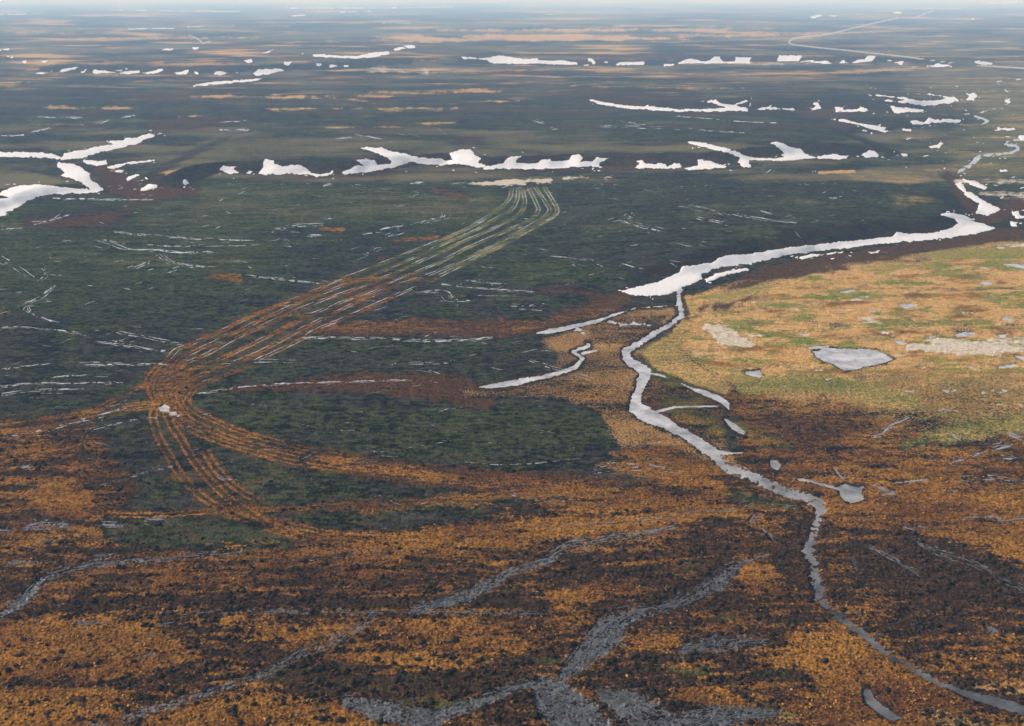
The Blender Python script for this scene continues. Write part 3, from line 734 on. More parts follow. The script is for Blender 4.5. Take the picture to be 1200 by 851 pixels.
# water standing in the ruts
strands = []
for pts in TRACKS['bundle']:
    for r in ruts(pts, 2.4, 0.8):
        strands += strand([(p[0], p[1]) for p in r if p[1] < 425], .62, gl, gap=2.2, piece=(6, 30))
RIBBONS.append(('rut_water', strands))
# far lakes and the river on the right
for pts, w_ in [([(-20, 17), (0, 17), (47, 16.4)], 1.6), ([(150, 34), (203, 33.2)], 1.6), ([(220, 31.5), (243, 31.2)], 1.4), ([(50, 25.4), (80, 25.2)], 1.3), ([(447, 27), (480, 27.6)], 1.3),
                ([(640, 17), (720, 15)], 1.2), ([(700, 3), (735, 3)], 1.2), ([(130, 12), (280, 13.5)], 1.4)]:
    water('lake', pts, line=True, w=w_, amp=.4, bank=False)
water('river', [(1230, 158, 4), (1196, 163, 3), (1180, 166, 3), (1178, 169, 3), (1190, 171, 4), (1194, 174, 4), (1186, 179, 4), (1166, 181, 3), (1150, 182, 5), (1144, 187, 6), (1136, 194, 4), (1122, 202, 3)], line=True, amp=.8, cov=.85, soft=1.6)
water('river', [(1205, 92, 1.5), (1165, 96, 1.6), (1172, 99, 1.6), (1190, 118, 1.6), (1165, 128, 2), (1140, 133, 2.4), (1128, 134, 1.4)], line=True, amp=.6, cov=.7, soft=1.4)
water('stream', [(1142, 136, 2), (1152, 139, 3), (1158, 142, 3), (1150, 146, 2)], line=True, amp=.6)

SNOWC = 'snow patch'
G1, G2, G3, G4, G5, G6 = ('snow in the valley on the left', 'snow along the middle bluff', 'snow along the river scarp on the right',
                          'snow along the upper right bluff', 'snow along the far bluff', 'snow on the far plain')
SNOW = [
    ('forked snowfield reaching up the side valley at the left edge', G1, [(-60, 178), (0, 178), (45, 178.5), (60, 180), (72, 184.5), (75, 180), (85, 177), (100, 175.5), (112, 172), (132, 169.5), (121, 166.5), (130, 165), (145, 164.5), (147, 162), (160, 161), (175, 156), (179, 158), (186, 157.5), (185, 159), (172, 163), (160, 169), (140, 174), (117, 179), (100, 184.5), (87, 187), (72, 187.5), (50, 185.5), (25, 184.5), (-60, 183)]),
    ('small hooked snow tongue just under the forked snowfield', G1, [(97, 185), (101, 188), (125, 188.6), (126, 192), (115, 195), (102, 193), (96, 190)]),
    ('biggest bent snowfield at the left edge with a dark notch', G1, [(67, 189.5), (87, 192.5), (95, 196), (105, 204), (106, 210), (115, 216), (122, 222.5), (117, 225.5), (95, 227), (65, 228), (45, 231), (32, 236), (22, 244), (8, 249), (7, 252.5), (-60, 266), (-60, 233), (0, 233), (10, 231.8), (0, 229.5), (-20, 230), (-20, 227), (0, 226), (10, 221), (20, 218), (47, 216), (75, 219), (105, 222), (97, 216), (85, 210), (71, 206), (75, 202.5), (67, 196)]),
    ('long thin snow strip pointing right beside the side valley', G1, [(121, 197.5), (132, 194), (150, 190), (181, 187), (182, 189), (150, 193), (132, 199)]),
    ('tiny snow sliver under the long thin strip', G1, [(133, 200.5), (145, 199.3), (143, 202.2), (137, 202.8)]),
    ('wedge of snow on the dark knoll right of the side valley', G1, [(146, 210.5), (152, 206), (165, 204.5), (157, 209), (150, 212.5)]),
    ('tiny snow dot between the wedge and the grey patch', G1, [(160, 212.5), (168, 211), (165, 214.6)]),
    ('dull grey snow patch at the foot of the dark knoll', G1, [(164, 221), (172, 216), (184, 215), (187, 219), (175, 223), (165, 224)]),
    ('round snow blob alone on the dark knoll face', G1, [(213.5, 212.5), (217, 210), (222.5, 215), (217, 219), (214, 216)]),
    ('ragged little snow patch left of the long middle drifts', G2, [(255, 200.5), (262, 193), (269, 195), (280, 194), (274, 198), (282, 203), (270, 204)]),
    ('tiny snow triangle between two drifts on the middle bluff', G2, [(288.5, 203), (292, 199), (296.5, 201), (292, 204.2)]),
    ('broad drift with a notched upper edge at the left of the middle bluff', G2, [(302, 204), (309, 195), (306, 191), (312, 186), (322, 189), (321, 192), (332, 194.5), (350, 192), (355, 195), (362, 199), (365, 203), (375, 204.5), (387, 202), (389, 198.5), (392, 199.5), (390, 204), (380, 207), (365, 206), (345, 204), (325, 204.5), (305, 205)]),
    ('longest snowdrift of the middle bluff behind the head of the wheel tracks', G2, [(395, 204.5), (412, 197.5), (417, 194), (426, 194), (415, 187.5), (430, 187), (440, 187.5), (442, 193), (457, 192), (459, 189), (452, 185), (437, 177.5), (422, 174), (430, 172), (447, 172.5), (457, 177), (475, 180.5), (490, 184), (515, 186), (531, 187.5), (526, 180), (535, 175.5), (552, 175), (556, 181), (565, 185.5), (561, 190), (570, 194), (590, 191), (592, 186), (602, 183), (612, 182.5), (606, 187.5), (605, 191), (632, 190), (631, 187), (645, 186), (647, 189), (667, 187.5), (670, 182), (680, 181), (684, 186), (681, 189), (695, 189), (699, 184), (715, 185.5), (705, 190), (702, 192.5), (706, 197), (692, 195.5), (670, 197), (627, 199), (595, 198), (570, 199), (550, 195), (540, 192.5), (520, 194.5), (480, 191), (460, 197.5), (430, 202), (405, 205)]),
    ('flat snowdrift with two humps right of the longest drift', G2, [(744, 197), (748, 192.5), (745, 189), (752, 187), (756, 191), (770, 192), (780, 191), (782, 195), (791, 191), (797, 191), (799, 196), (790, 198), (770, 198), (750, 197.5)]),
    ('low winged snowdrift below the long forked drift', G2, [(801, 197.5), (818, 194), (817, 186), (832, 188.5), (846, 194), (855, 193), (850, 197), (825, 199), (808, 200)]),
    ('long forked drift sweeping down to the right on the middle bluff', G2, [(804, 166), (822, 166.5), (843, 172), (867, 178), (871, 181), (885, 185), (909, 185.5), (920, 184), (909, 181.5), (920, 181), (913, 174.5), (901, 167.5), (911, 166), (930, 173), (939, 175), (943, 180), (955, 184), (979, 180), (986, 182.5), (994, 182.5), (992, 187), (962, 187), (948, 186), (920, 189), (888, 188), (878, 188.5), (880, 195.5), (871, 197), (864, 190), (867, 185), (850, 179), (829, 174), (811, 169)]),
    ('tiny snow fleck beside the tip of the forked drift', G2, [(810, 173), (820, 173.4), (818, 175.2), (811, 174.8)]),
    ('small peaked snow patch right of the forked drift', G2, [(1009, 182), (1014, 179), (1020, 175), (1026, 178), (1030, 181.5), (1028, 185.5), (1014, 185)]),
    ('small oval snow patch at the right end of the middle bluff', G2, [(1055, 180.5), (1064, 180.5), (1063, 183.2), (1056, 183.6)]),
    ('bent little snow patch on the slope above the right river', G4, [(1084, 172), (1098, 170), (1102, 166), (1106, 167.5), (1100, 174), (1090, 174.5)]),
    ('slanting snow strip on the slope under the upper right bluff', G4, [(974, 140), (990, 139.5), (1004, 144), (1025, 147), (1041, 150), (1037, 152), (1044, 155), (1032, 155), (1021, 152), (1004, 146.5)]),
    ('tiny snow sliver under the slanting strip', G4, [(1007, 152.4), (1017, 152.8), (1016, 154.8), (1008, 154.4)]),
    ('snow strip with a raised middle above the right river', G4, [(1062, 139.5), (1084, 143), (1088, 138), (1093, 139.5), (1126, 140), (1128, 144), (1091, 144), (1090, 146.5), (1070, 146)]),
    ('short thin snow dash below the strip with a raised middle', G4, [(1056, 150), (1069, 152), (1067, 154), (1058, 154)]),
    ('squarish snow patch far right near the road', G4, [(1130, 108.5), (1142, 109), (1146, 113), (1142, 118), (1132, 117.5), (1135, 113)]),
    ('star shaped snow speck at the far right', G4, [(1177, 115), (1180, 117), (1184, 115), (1183, 117.5), (1184.5, 120), (1177, 120), (1179, 117.5)]),
    ('hook shaped double drift at the right end of the upper bluff', G4, [(1016, 111), (1032, 111), (1060, 114), (1077, 118), (1102, 117.5), (1109, 115), (1098, 112.5), (1084, 111.5), (1088, 109.5), (1119, 114), (1126, 118), (1116, 121), (1084, 125), (1070, 122), (1049, 120), (1037, 118.6), (1038, 117), (1056, 119), (1062, 117), (1040, 114)]),
    ('leaf shaped snow patch just below the hook shaped double drift', G4, [(1039, 122.5), (1049, 124), (1060, 126), (1084, 128.5), (1081, 131), (1048, 133), (1045, 128)]),
    ('low snow patch with two horns in the upper right row', G4, [(978, 125.5), (990, 125), (988, 128), (1004, 128), (1009, 124.5), (1023, 131), (979.5, 131)]),
    ('small upright curl of snow in the upper right row', G4, [(946, 127), (957, 125.5), (948, 120), (958, 120), (964, 127), (955, 129.2)]),
    ('thin flat snow strip left of the upright curl', G4, [(888, 127), (902, 125), (920, 127), (930, 126.6), (932, 129.2), (888, 129.2)]),
    ('long thin drift ending in a Y fork in the upper right row', G4, [(688, 117), (700, 117), (720, 122), (753, 125), (760, 123), (773, 126), (801, 128), (829, 128), (850, 126), (843, 124), (822, 119), (839, 116.5), (845, 121), (857, 123), (876, 117), (878, 119), (864, 124), (876, 127), (876, 130.4), (830, 131), (780, 130.6), (733, 127.6), (700, 122.4)]),
    ('low drift with three upward horns on the far bluff right of centre', G5, [(795, 73), (810, 67.5), (823, 71.5), (837, 71.5), (827, 68), (843, 66), (847, 71.5), (863, 71.5), (860, 66), (883, 67), (877, 72), (883, 74.6), (847, 74.4), (795, 75)]),
    ('snow patch with a thick left end above the far road', G5, [(910, 72.5), (913, 65), (940, 65), (937, 71), (953, 70), (960, 71.5), (967, 70.5), (980, 76.2), (950, 73.6)]),
    ('tiny snow cone on the far bluff', G5, [(983, 74.4), (988, 69), (994, 74.4)]),
    ('snow patch with a raised right end on the far bluff', G5, [(997, 74.4), (1005, 70), (1013, 69), (1017, 65.5), (1027, 65.5), (1022, 72.5), (1007, 74.4)]),
    ('short two lobed snow patch left of the road bend', G5, [(1038, 72), (1043, 70), (1050, 72.5), (1060, 71), (1057, 76.6), (1047, 74)]),
    ('low snow patch right under the far road', G5, [(1080, 76.6), (1095, 76), (1100, 73), (1103, 75), (1117, 76), (1115, 78.4), (1097, 78.8)]),
    ('snow patch touching the far road near the right edge', G5, [(1140, 72.5), (1147, 71), (1163, 74), (1163, 76.4), (1148, 76.4)]),
    ('widest snow bank of the far bluff in the centre', G5, [(540, 66.5), (567, 68), (587, 65), (600, 67), (613, 69), (630, 68), (633, 70.5), (660, 70.5), (677, 73), (677, 76.7), (640, 75.4), (577, 75), (570, 71), (543, 69.2)]),
    ('crescent of snow at the right tip of the widest far bank', G5, [(683, 76.5), (693, 74), (687, 68.5), (694, 69), (699, 73), (697, 76), (690, 77.4)]),
    ('tiny snow speck right of the snow crescent', G5, [(705, 72), (714, 71.6), (711, 75)]),
    ('small flat snow patch right of the snow crescent', G5, [(720, 74), (737, 71.5), (755, 71), (755, 76.2), (722, 77)]),
    ('short snow dash left of the three horned drift', G5, [(777, 75.2), (790, 74.6), (791, 77.4), (778, 77.6)]),
    ('long rising snow line left of centre on the far bluff', G5, [(363, 64.6), (380, 63.2), (400, 65.6), (417, 65.6), (437, 61.5), (455, 60.6), (457, 63.2), (443, 66.6), (420, 68.8), (400, 68), (367, 66.4)]),
    ('small snow patch above the right end of the rising snow line', G5, [(457, 57.8), (472, 55), (476, 57), (463, 60.2)]),
    ('topmost snow patch at the end of the rising snow line', G5, [(472, 53), (485, 53), (487, 56), (478, 57)]),
    ('small snow spot below the rising snow line', G5, [(402, 76.2), (410, 75.2), (408, 79.4), (403, 79.4)]),
    ('flat snow strip at the left end of the far row', G5, [(42, 85), (63, 83.3), (64, 86), (42, 87)]),
    ('narrow slanting snow patch second from the left of the far row', G5, [(68, 84.4), (73, 80.5), (93, 78), (88, 81.4), (72, 86)]),
    ('small slanting snow speck left of the broad far row patch', G5, [(93, 85.6), (100, 80.8), (103, 83.4), (97, 86.4)]),
    ('broad flat snow patch in the left part of the far row', G5, [(108, 85), (110, 81.6), (133, 82.5), (155, 79), (147, 82.8), (133, 85.4), (110, 86.4)]),
    ('snow patch rising to the right beside the broad flat one', G5, [(138, 86.2), (150, 82.5), (163, 81.3), (164, 85), (147, 87.4)]),
    ('snow patch with a stepped top in the middle of the far row', G5, [(166, 85.4), (180, 83), (190, 80.2), (192, 83), (187, 85.4), (173, 87.4)]),
    ('bow shaped snow patch in the far row', G5, [(204, 85.4), (222, 81.5), (219, 88), (207, 87.4)]),
    ('pinprick of snow right of the bow shaped patch', G5, [(228, 84), (233, 84), (233, 87.4), (228, 87)]),
    ('stubby snow patch on the dark cliff of the far row', G5, [(250, 87.4), (255, 82.5), (262, 83.2), (267, 86.5), (258, 88.4)]),
    ('pinprick of snow right of the stubby patch', G5, [(275, 84), (280, 84), (280, 86.4), (275, 86.4)]),
    ('large jagged snow patch at the right of the left far row', G5, [(297, 86.5), (302, 80.5), (315, 81), (330, 79.6), (334, 83.5), (313, 87.5), (300, 89)]),
    ('long slanting snow strip lying below the far row', G5, [(225, 100), (250, 96), (277, 94), (307, 92), (303, 95), (277, 97), (247, 100), (226, 101.8)]),
    ('small snow patch above the large jagged one', G5, [(285, 71), (295, 69.6), (299, 73), (290, 73.8)]),
    ('winged snow patch left of the rising snow line', G5, [(332, 73), (342, 72.3), (338, 78.4), (333, 76.6)]),
    ('drooping snow patch below the rising snow line', G5, [(363, 74), (379, 74), (375, 78.6)]),
    ('flat snow patch touching the centre of the far row', G5, [(385, 75.8), (389, 74.6), (401, 78), (387, 79.4)]),
    ('lone snow spot on the far plain left of centre', G6, [(225, 55.5), (233, 54.8), (234, 57.6), (227, 58)]),
    ('short snow dash left of the lone far spot', G6, [(189, 57), (203, 56.8), (203, 59), (190, 59.2)]),
    ('snow sliver at the left edge of the far plain', G6, [(-6, 59), (12, 56.3), (10, 58.8), (-6, 60.6)]),
    ('slanting snow sliver above the far row left of centre', G6, [(306, 62.8), (320, 58.2), (314, 62.4)]),
    ('small snow speck at the left tip of the rising snow line', G6, [(350, 63.2), (355, 61.2), (357, 64.8)]),
    ('small snow dash above the left end of the far row', G6, [(46, 72), (57, 70.8), (53, 73.8)]),
    ('snow dot left of the small dash over the far row', G6, [(26, 71.6), (31, 71), (30, 74.4), (27, 74)]),
    ('snow dash near the left edge above the far row', G6, [(7, 65.6), (15, 65.6), (15, 67.8), (8, 67.6)]),
    ('snow patch left of the far road on the hazy plain', G6, [(949, 20.8), (957, 17), (964, 16.4), (964, 18.6), (953, 22.2)]),
    ('thin snow dash right of the hazy plain patch', G6, [(970, 17.8), (980, 17.8), (980, 19.6), (970, 19.8)]),
    ('thin snow dash by the end of the far road', G6, [(1046, 14), (1057, 13.8), (1056, 15.8), (1047, 16)]),
    ('snow dot on the hazy plain at the far right', G6, [(1137, 20.6), (1142, 20.8), (1142, 23), (1137, 23)]),
    ('long thin snow streak close to the horizon left of centre', G6, [(333, 9.8), (345, 9.2), (440, 9.0), (530, 8.2), (530, 8.8), (440, 9.8), (345, 10.4)]),
    ('shorter snow streak under the long one near the horizon', G6, [(395, 13.4), (435, 12.4), (435, 14), (400, 15)]),
    ('white streak low on the hazy plain left of the long one', G6, [(333, 18.4), (364, 16.6), (364, 18), (340, 19.6)]),
    ('faint snow streak near the horizon at the far right', G6, [(1158, 3), (1190, 2.4), (1190, 4), (1160, 4.6)]),
    ('great snowbank winding along the foot of the river scarp', G3, [(726, 341.5), (740, 338), (770, 331), (795, 319), (800, 312), (833, 308), (850, 299), (880, 298), (900, 293), (933, 289), (967, 285), (1000, 282), (1047, 277), (1050, 271), (1067, 274), (1090, 273), (1110, 269), (1122, 263), (1120, 257), (1103, 252), (1110, 248), (1133, 253), (1140, 259), (1167, 267), (1160, 271), (1133, 276), (1100, 281), (1033, 286), (997, 291), (967, 294), (940, 298), (923, 299), (900, 305), (880, 309), (862, 311), (840, 315), (822, 322), (823, 327), (813, 332), (800, 338), (785, 345), (765, 348), (740, 346)]),
    ('thin snow ledge hanging below the great snowbank near its bend', G3, [(826, 327.4), (838, 321), (856, 317), (876, 313.6), (878, 316.6), (856, 321), (842, 326), (828, 331)]),
    ('narrow snow ledge under the middle of the great snowbank', G3, [(933, 303), (950, 298), (970, 296.4), (991, 294.6), (990, 297), (962, 299.6), (940, 303.6)]),
    ('curved snow patch above the right end of the great snowbank', G3, [(1117, 215), (1127, 214), (1133, 224), (1153, 235), (1172, 245), (1167, 251), (1153, 253), (1143, 250), (1147, 240), (1133, 231.5), (1129, 226), (1121, 219)]),
    ('thin dirty snow strip above the curved snow patch', G3, [(1126, 209.6), (1143, 212.4), (1158, 220), (1153, 223), (1136, 217)]),
    ('snow patch at the right edge among the brown scrub', G3, [(1185, 248), (1194, 247), (1196, 252), (1210, 256), (1190, 256.5)]),
    ('small snow patch below the one at the right edge', G3, [(1183, 259.5), (1195, 260), (1192, 263), (1193, 267), (1185, 265)]),
    ('thin snow dash right of the river bend', G3, [(1168, 150), (1190, 150.4), (1190, 152.6), (1169, 153)]),
    ('snow speck at the right edge above the river', G3, [(1194, 159), (1212, 157), (1212, 165), (1196, 164)]),
    ('short snow dash between the river and the curved patch', G3, [(1171, 199), (1181, 198.8), (1181, 201.2), (1172, 201.4)]),
    ('snow scrap lying in the brown scrub under the great snowbank', G3, [(1018, 295.5), (1028, 294.6), (1030, 296.6), (1020, 297.4)]),
]
for lab, grp, pts in SNOW:
    vm = sum(p[1] for p in pts) / len(pts)
    amp = .7 if vm < 110 else (1.3 if vm < 230 else 1.6)
    sl = window(pts, 8)
    sd = sd_poly(pts, sl) + amp * (0.6 * NM[sl] + 0.7 * NF[sl] + (.5 * NB[sl] if vm > 230 else 0))
    if vm < 110:
        sd = sd - 0.15
    SHEETS.append(('snow_patch', 'thing', lab, SNOWC, grp, sl, sd, 'snow'))
    COV['red'][sl] = np.maximum(COV['red'][sl], smooth(6, 0, sd) * .45)

cr = np.random.default_rng(5)
crumbs = []
for lab, grp, pts in SNOW:
    vm = sum(p[1] for p in pts) / len(pts)
    if vm < 100 or grp == G6:
        continue
    per = max(p[0] for p in pts) - min(p[0] for p in pts)
    for q in range(int(1 + per / 14)):
        p = pts[cr.integers(len(pts))]
        sc = .45 + .55 * smooth(60, 280, vm)
        cu, cv = p[0] + cr.normal(0, 5) * sc, p[1] + cr.normal(0, 2.2) * sc
        L_ = cr.uniform(1.2, 5) * sc
        n = 5
        crumbs.append((np.linspace(cu - L_ / 2, cu + L_ / 2, n), cv + np.cumsum(cr.normal(0, .15, n)) + np.linspace(0, cr.normal(0, .4) * L_ * .4, n),
                       cr.uniform(.5, 1.7) * sc * np.array([.3, .9, 1, .8, .25])))
for q in range(110):
    cu, cv = cr.uniform(1010, 1215), cr.uniform(92, 262)
    if cv > 200 and cu < 1130:
        continue
    sc = (.35 + .5 * smooth(60, 260, cv)) * cr.uniform(.6, 1.3)
    L_ = cr.uniform(2, 8) * sc
    crumbs.append((np.linspace(cu - L_ / 2, cu + L_ / 2, 6), cv + np.cumsum(cr.normal(0, .2, 6)) + np.linspace(0, cr.normal(0, .3) * L_ * .5, 6),
                   cr.uniform(.5, 1.8) * sc * np.array([.25, .8, 1, .7, .9, .2])))
ROADS = [
    ([(1290, 84, 1.5), (1200, 80, 1.4), (1130, 76, 1.3), (1100, 72, 1.3), (1060, 66.5, 1.2), (1000, 60, 1.1), (960, 56, 1.0), (930, 52.6, 1.0), (924, 50, 1.3), (927, 46.6, 1.5), (938, 43.4, 1.6),
      (962, 41.5, 1.4), (980, 38, 1.2), (1000, 33, 1.0), (1025, 27, .9), (1052, 21.4, .8)], 'gravel'),
    ([(1072, 21, .7), (1082, 17, .7), (1094, 12.6, .6)], 'gravel'),
    ([(222, 41, .8), (232, 46, 1.0), (238, 51, 1.1), (246, 48.5, 1.1)], 'gravel'),
]
for pts, mt in ROADS:
    sl = window(pts, 8)
    SHEETS.append(('road', 'structure', None, None, None, sl, sd_line(pts, sl) + .3 * NF[sl] + .05, 'gravel'))

GROUND = BASE + MICRO - CARVE
LEVEL = BASE - 0.10
SOFTN = fbm(Uw / 9, Vw / 5, 2, 71)


# ------------------------------------------------------------------ materials
def nodes(name):
    m = bpy.data.materials.new(name)
    m.use_nodes = True
    t = m.node_tree
    b = t.nodes['Principled BSDF']
    return m, t, b


def mk(t, kind, **kw):
    n = t.nodes.new(kind)
    for k, v_ in kw.items():
        if k.startswith('i_'):
            n.inputs[k[2:]].default_value = v_
        else:
            setattr(n, k, v_)
    return n


def math_(t, op, a, b=None, clamp=False):
    n = mk(t, 'ShaderNodeMath', operation=op, use_clamp=clamp)
    for k, s in enumerate((a, b)):
        if s is None:
            continue
        if isinstance(s, (int, float)):
            n.inputs[k].default_value = s
        else:
            t.links.new(s, n.inputs[k])
    return n.outputs[0]


def noise(t, pos, scale, detail=4, rough=.6, off=(0, 0, 0), stretch=1.0):
    mp = mk(t, 'ShaderNodeMapping')
    mp.inputs['Scale'].default_value = (1 / stretch, 1, 1)
    mp.inputs['Rotation'].default_value = (0, 0, math.radians(-9) if stretch > 1 else 0)
    mp.inputs['Location'].default_value = off
    t.links.new(pos, mp.inputs[0])
    n = mk(t, 'ShaderNodeTexNoise')
    n.inputs['Scale'].default_value = scale
    n.inputs['Detail'].default_value = detail
    n.inputs['Roughness'].default_value = rough
    t.links.new(mp.outputs[0], n.inputs['Vector'])
    return n.outputs['Fac']


def mixc(t, f, a, b):
    n = mk(t, 'ShaderNodeMix', data_type='RGBA')
    for s, k in ((f, 0), (a, 6), (b, 7)):
        if isinstance(s, (int, float)):
            n.inputs[k].default_value = s
        elif isinstance(s, tuple):
            n.inputs[k].default_value = (*s, 1)
        else:
            t.links.new(s, n.inputs[k])
    return n.outputs[2]


def ground_material():
    m, t, b = nodes('tundra')
    geo = mk(t, 'ShaderNodeNewGeometry')
    pos = geo.outputs['Position']
    a1 = mk(t, 'ShaderNodeAttribute', attribute_name='cover_a')
    a2 = mk(t, 'ShaderNodeAttribute', attribute_name='cover_b')
    s1 = mk(t, 'ShaderNodeSeparateColor')
    s2 = mk(t, 'ShaderNodeSeparateColor')
    t.links.new(a1.outputs['Color'], s1.inputs[0])
    t.links.new(a2.outputs['Color'], s2.inputs[0])
    rust, gold, red, green = s1.outputs[0], s1.outputs[1], s1.outputs[2], a1.outputs['Alpha']
    olive, pale, peat, damp = s2.outputs[0], s2.outputs[1], s2.outputs[2], a2.outputs['Alpha']
    n60 = noise(t, pos, 1 / 38, 5, .6, (0, 0, 0), 2.2)
    n10 = noise(t, pos, 1 / 7, 6, .64, (31, 7, 0), 2.6)
    n3 = noise(t, pos, 1 / 2.4, 5, .68, (5, 77, 0), 1.5)
    n1 = noise(t, pos, 1 / 0.8, 3, .7, (51, 17, 0))

    def combo(ws):
        s = None
        for n, w_ in ws:
            k = math_(t, 'MULTIPLY', math_(t, 'SUBTRACT', n, .5), w_)
            s = k if s is None else math_(t, 'ADD', s, k)
        return math_(t, 'ADD', s, .5)

    def cover(c, n, sharp=4.0):
        # the cover fraction decides how much of the mottle this plant takes
        v_ = math_(t, 'ADD', n, math_(t, 'SUBTRACT', math_(t, 'MULTIPLY', c, 1.5), 1.25))
        return math_(t, 'ADD', math_(t, 'MULTIPLY', v_, sharp), .5, clamp=True)

    NA = combo([(n10, 1.5), (n3, 1.2), (n1, 1.2)])
    NBm = combo([(n10, -1.2), (n3, 1.2), (n60, 1.2)])
    NCm = combo([(n60, 1.6), (n1, 1.5), (n10, .6)])
    ND = combo([(n3, -1.6), (n10, 1.4), (n1, -.8)])
    n04 = noise(t, pos, 1 / .35, 2, .6, (3, 3, 0))
    fine = combo([(n1, 3.0), (n3, 1.8), (n04, 1.6)])  # fine mottle; its dark specks also paint in shadow between tussocks
    fine = math_(t, 'MINIMUM', math_(t, 'MAXIMUM', fine, 0), 1)

    fin2 = combo([(n1, 2.4), (n3, 3.6), (n10, 2.8)])
    fin2 = math_(t, 'MINIMUM', math_(t, 'MAXIMUM', fin2, 0), 1)
    col = mixc(t, fin2, (0.002, 0.0025, 0.003), (0.043, 0.040, 0.033))                       # dwarf shrub heath
    col = mixc(t, cover(green, NBm, 2.2), col, mixc(t, fin2, (0.005, 0.008, 0.004), (0.062, 0.069, 0.026)))   # moss and sedge
    col = mixc(t, cover(olive, NCm, 1.4), col, mixc(t, fine, (0.085, 0.070, 0.036), (0.150, 0.125, 0.068)))
    col = mixc(t, cover(peat, ND, 3.0), col, mixc(t, fine, (0.004, 0.003, 0.003), (0.062, 0.034, 0.018)))
    col = mixc(t, cover(red, NA, 2.0), col, mixc(t, fine, (0.018, 0.008, 0.006), (0.105, 0.050, 0.024)))
    goldc = mixc(t, fine, (0.24, 0.13, 0.045), (0.63, 0.375, 0.14))
    col = mixc(t, cover(gold, NCm, 2.0), col, goldc)
    rustc = mixc(t, fine, (0.040, 0.017, 0.007), (0.30, 0.138, 0.026))
    n60b = noise(t, pos, 1 / 22, 5, .65, (91, 13, 0), 2.0)
    hue = math_(t, 'ADD', math_(t, 'MULTIPLY', math_(t, 'SUBTRACT', n60b, .5), 4.0), .5, clamp=True)
    rustc = mixc(t, hue, mixc(t, fine, (0.018, 0.008, 0.005), (0.155, 0.060, 0.018)), mixc(t, fine, (0.040, 0.016, 0.005), (0.37, 0.168, 0.030)))
    lower = math_(t, 'ADD', .70, math_(t, 'MULTIPLY', hue, .20))
    col = mixc(t, cover(math_(t, 'MULTIPLY', rust, lower), NA, 2.0), col, rustc)
    # bright grass only where there is straw beneath it
    g2 = math_(t, 'MULTIPLY', cover(math_(t, 'MULTIPLY', green, 1.1), ND, 2.0), math_(t, 'MAXIMUM', gold, math_(t, 'MULTIPLY', peat, .8)), clamp=True)
    col = mixc(t, g2, col, mixc(t, fine, (0.060, 0.075, 0.012), (0.20, 0.22, 0.045)))
    col = mixc(t, cover(pale, NBm, 2.5), col, mixc(t, fine, (0.36, 0.28, 0.19), (0.60, 0.52, 0.42)))
    wetf = cover(damp, combo([(n1, 1.8), (n3, 1.6), (n10, .8)]), 4.0)
    col = mixc(t, wetf, col, mixc(t, fine, (0.022, 0.023, 0.024), (0.105, 0.105, 0.103)))
    t.links.new(math_(t, 'SUBTRACT', .95, math_(t, 'MULTIPLY', wetf, .6)), b.inputs['Roughness'])
    t.links.new(math_(t, 'MULTIPLY', wetf, .5), b.inputs['Specular IOR Level'])
    t.links.new(col, b.inputs['Base Color'])
    bump = mk(t, 'ShaderNodeBump')
    bump.inputs['Strength'].default_value = .9
    bump.inputs['Distance'].default_value = .35
    t.links.new(combo([(n3, 1.0), (n1, .9)]), bump.inputs['Height'])
    t.links.new(bump.outputs[0], b.inputs['Normal'])
    return m


def water_material():
    m, t, b = nodes('turbid_water')
    geo = mk(t, 'ShaderNodeNewGeometry')
    n = noise(t, geo.outputs['Position'], 1 / 9.0, 6, .7)
    n = math_(t, 'ADD', math_(t, 'MULTIPLY', math_(t, 'SUBTRACT', n, .5), 3.0), .5, clamp=True)
    n2 = noise(t, geo.outputs['Position'], 1 / 1.3, 3, .6)
    # turbid water, base colour brightened with distance to stand in for sky reflection
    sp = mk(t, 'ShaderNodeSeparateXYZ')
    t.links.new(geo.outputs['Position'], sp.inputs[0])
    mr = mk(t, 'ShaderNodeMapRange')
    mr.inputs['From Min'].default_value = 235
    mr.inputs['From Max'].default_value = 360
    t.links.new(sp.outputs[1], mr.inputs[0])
    near_dull = mixc(t, n, (0.028, 0.029, 0.030), (0.150, 0.146, 0.142))
    far_sheen = mixc(t, n, (0.20, 0.19, 0.185), (0.58, 0.55, 0.525))
    col = mixc(t, mr.outputs[0], near_dull, far_sheen)
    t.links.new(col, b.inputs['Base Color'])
    b.inputs['Roughness'].default_value = .16
    b.inputs['IOR'].default_value = 1.33
    bump = mk(t, 'ShaderNodeBump')
    bump.inputs['Strength'].default_value = .12
    bump.inputs['Distance'].default_value = .1
    t.links.new(n2, bump.inputs['Height'])
    t.links.new(bump.outputs[0], b.inputs['Normal'])
    return m


def snow_material():
    m, t, b = nodes('old_snow')
    geo = mk(t, 'ShaderNodeNewGeometry')
    n = noise(t, geo.outputs['Position'], 1 / 7.0, 5, .65)
    n2 = noise(t, geo.outputs['Position'], 1 / 1.4, 4, .65, (9, 4, 0))
    dirt = math_(t, 'MULTIPLY', math_(t, 'SUBTRACT', n2, .58), 3.0, clamp=True)
    col = mixc(t, n, (0.60, 0.575, 0.555), (0.68, 0.655, 0.635))
    col = mixc(t, math_(t, 'MULTIPLY', dirt, .35), col, (0.36, 0.31, 0.27))
    t.links.new(col, b.inputs['Base Color'])
    b.inputs['Roughness'].default_value = .8
    b.inputs['Specular IOR Level'].default_value = .2
    bump = mk(t, 'ShaderNodeBump')
    bump.inputs['Strength'].default_value = .5
    bump.inputs['Distance'].default_value = .4
    t.links.new(n, bump.inputs['Height'])
    t.links.new(bump.outputs[0], b.inputs['Normal'])
    return m


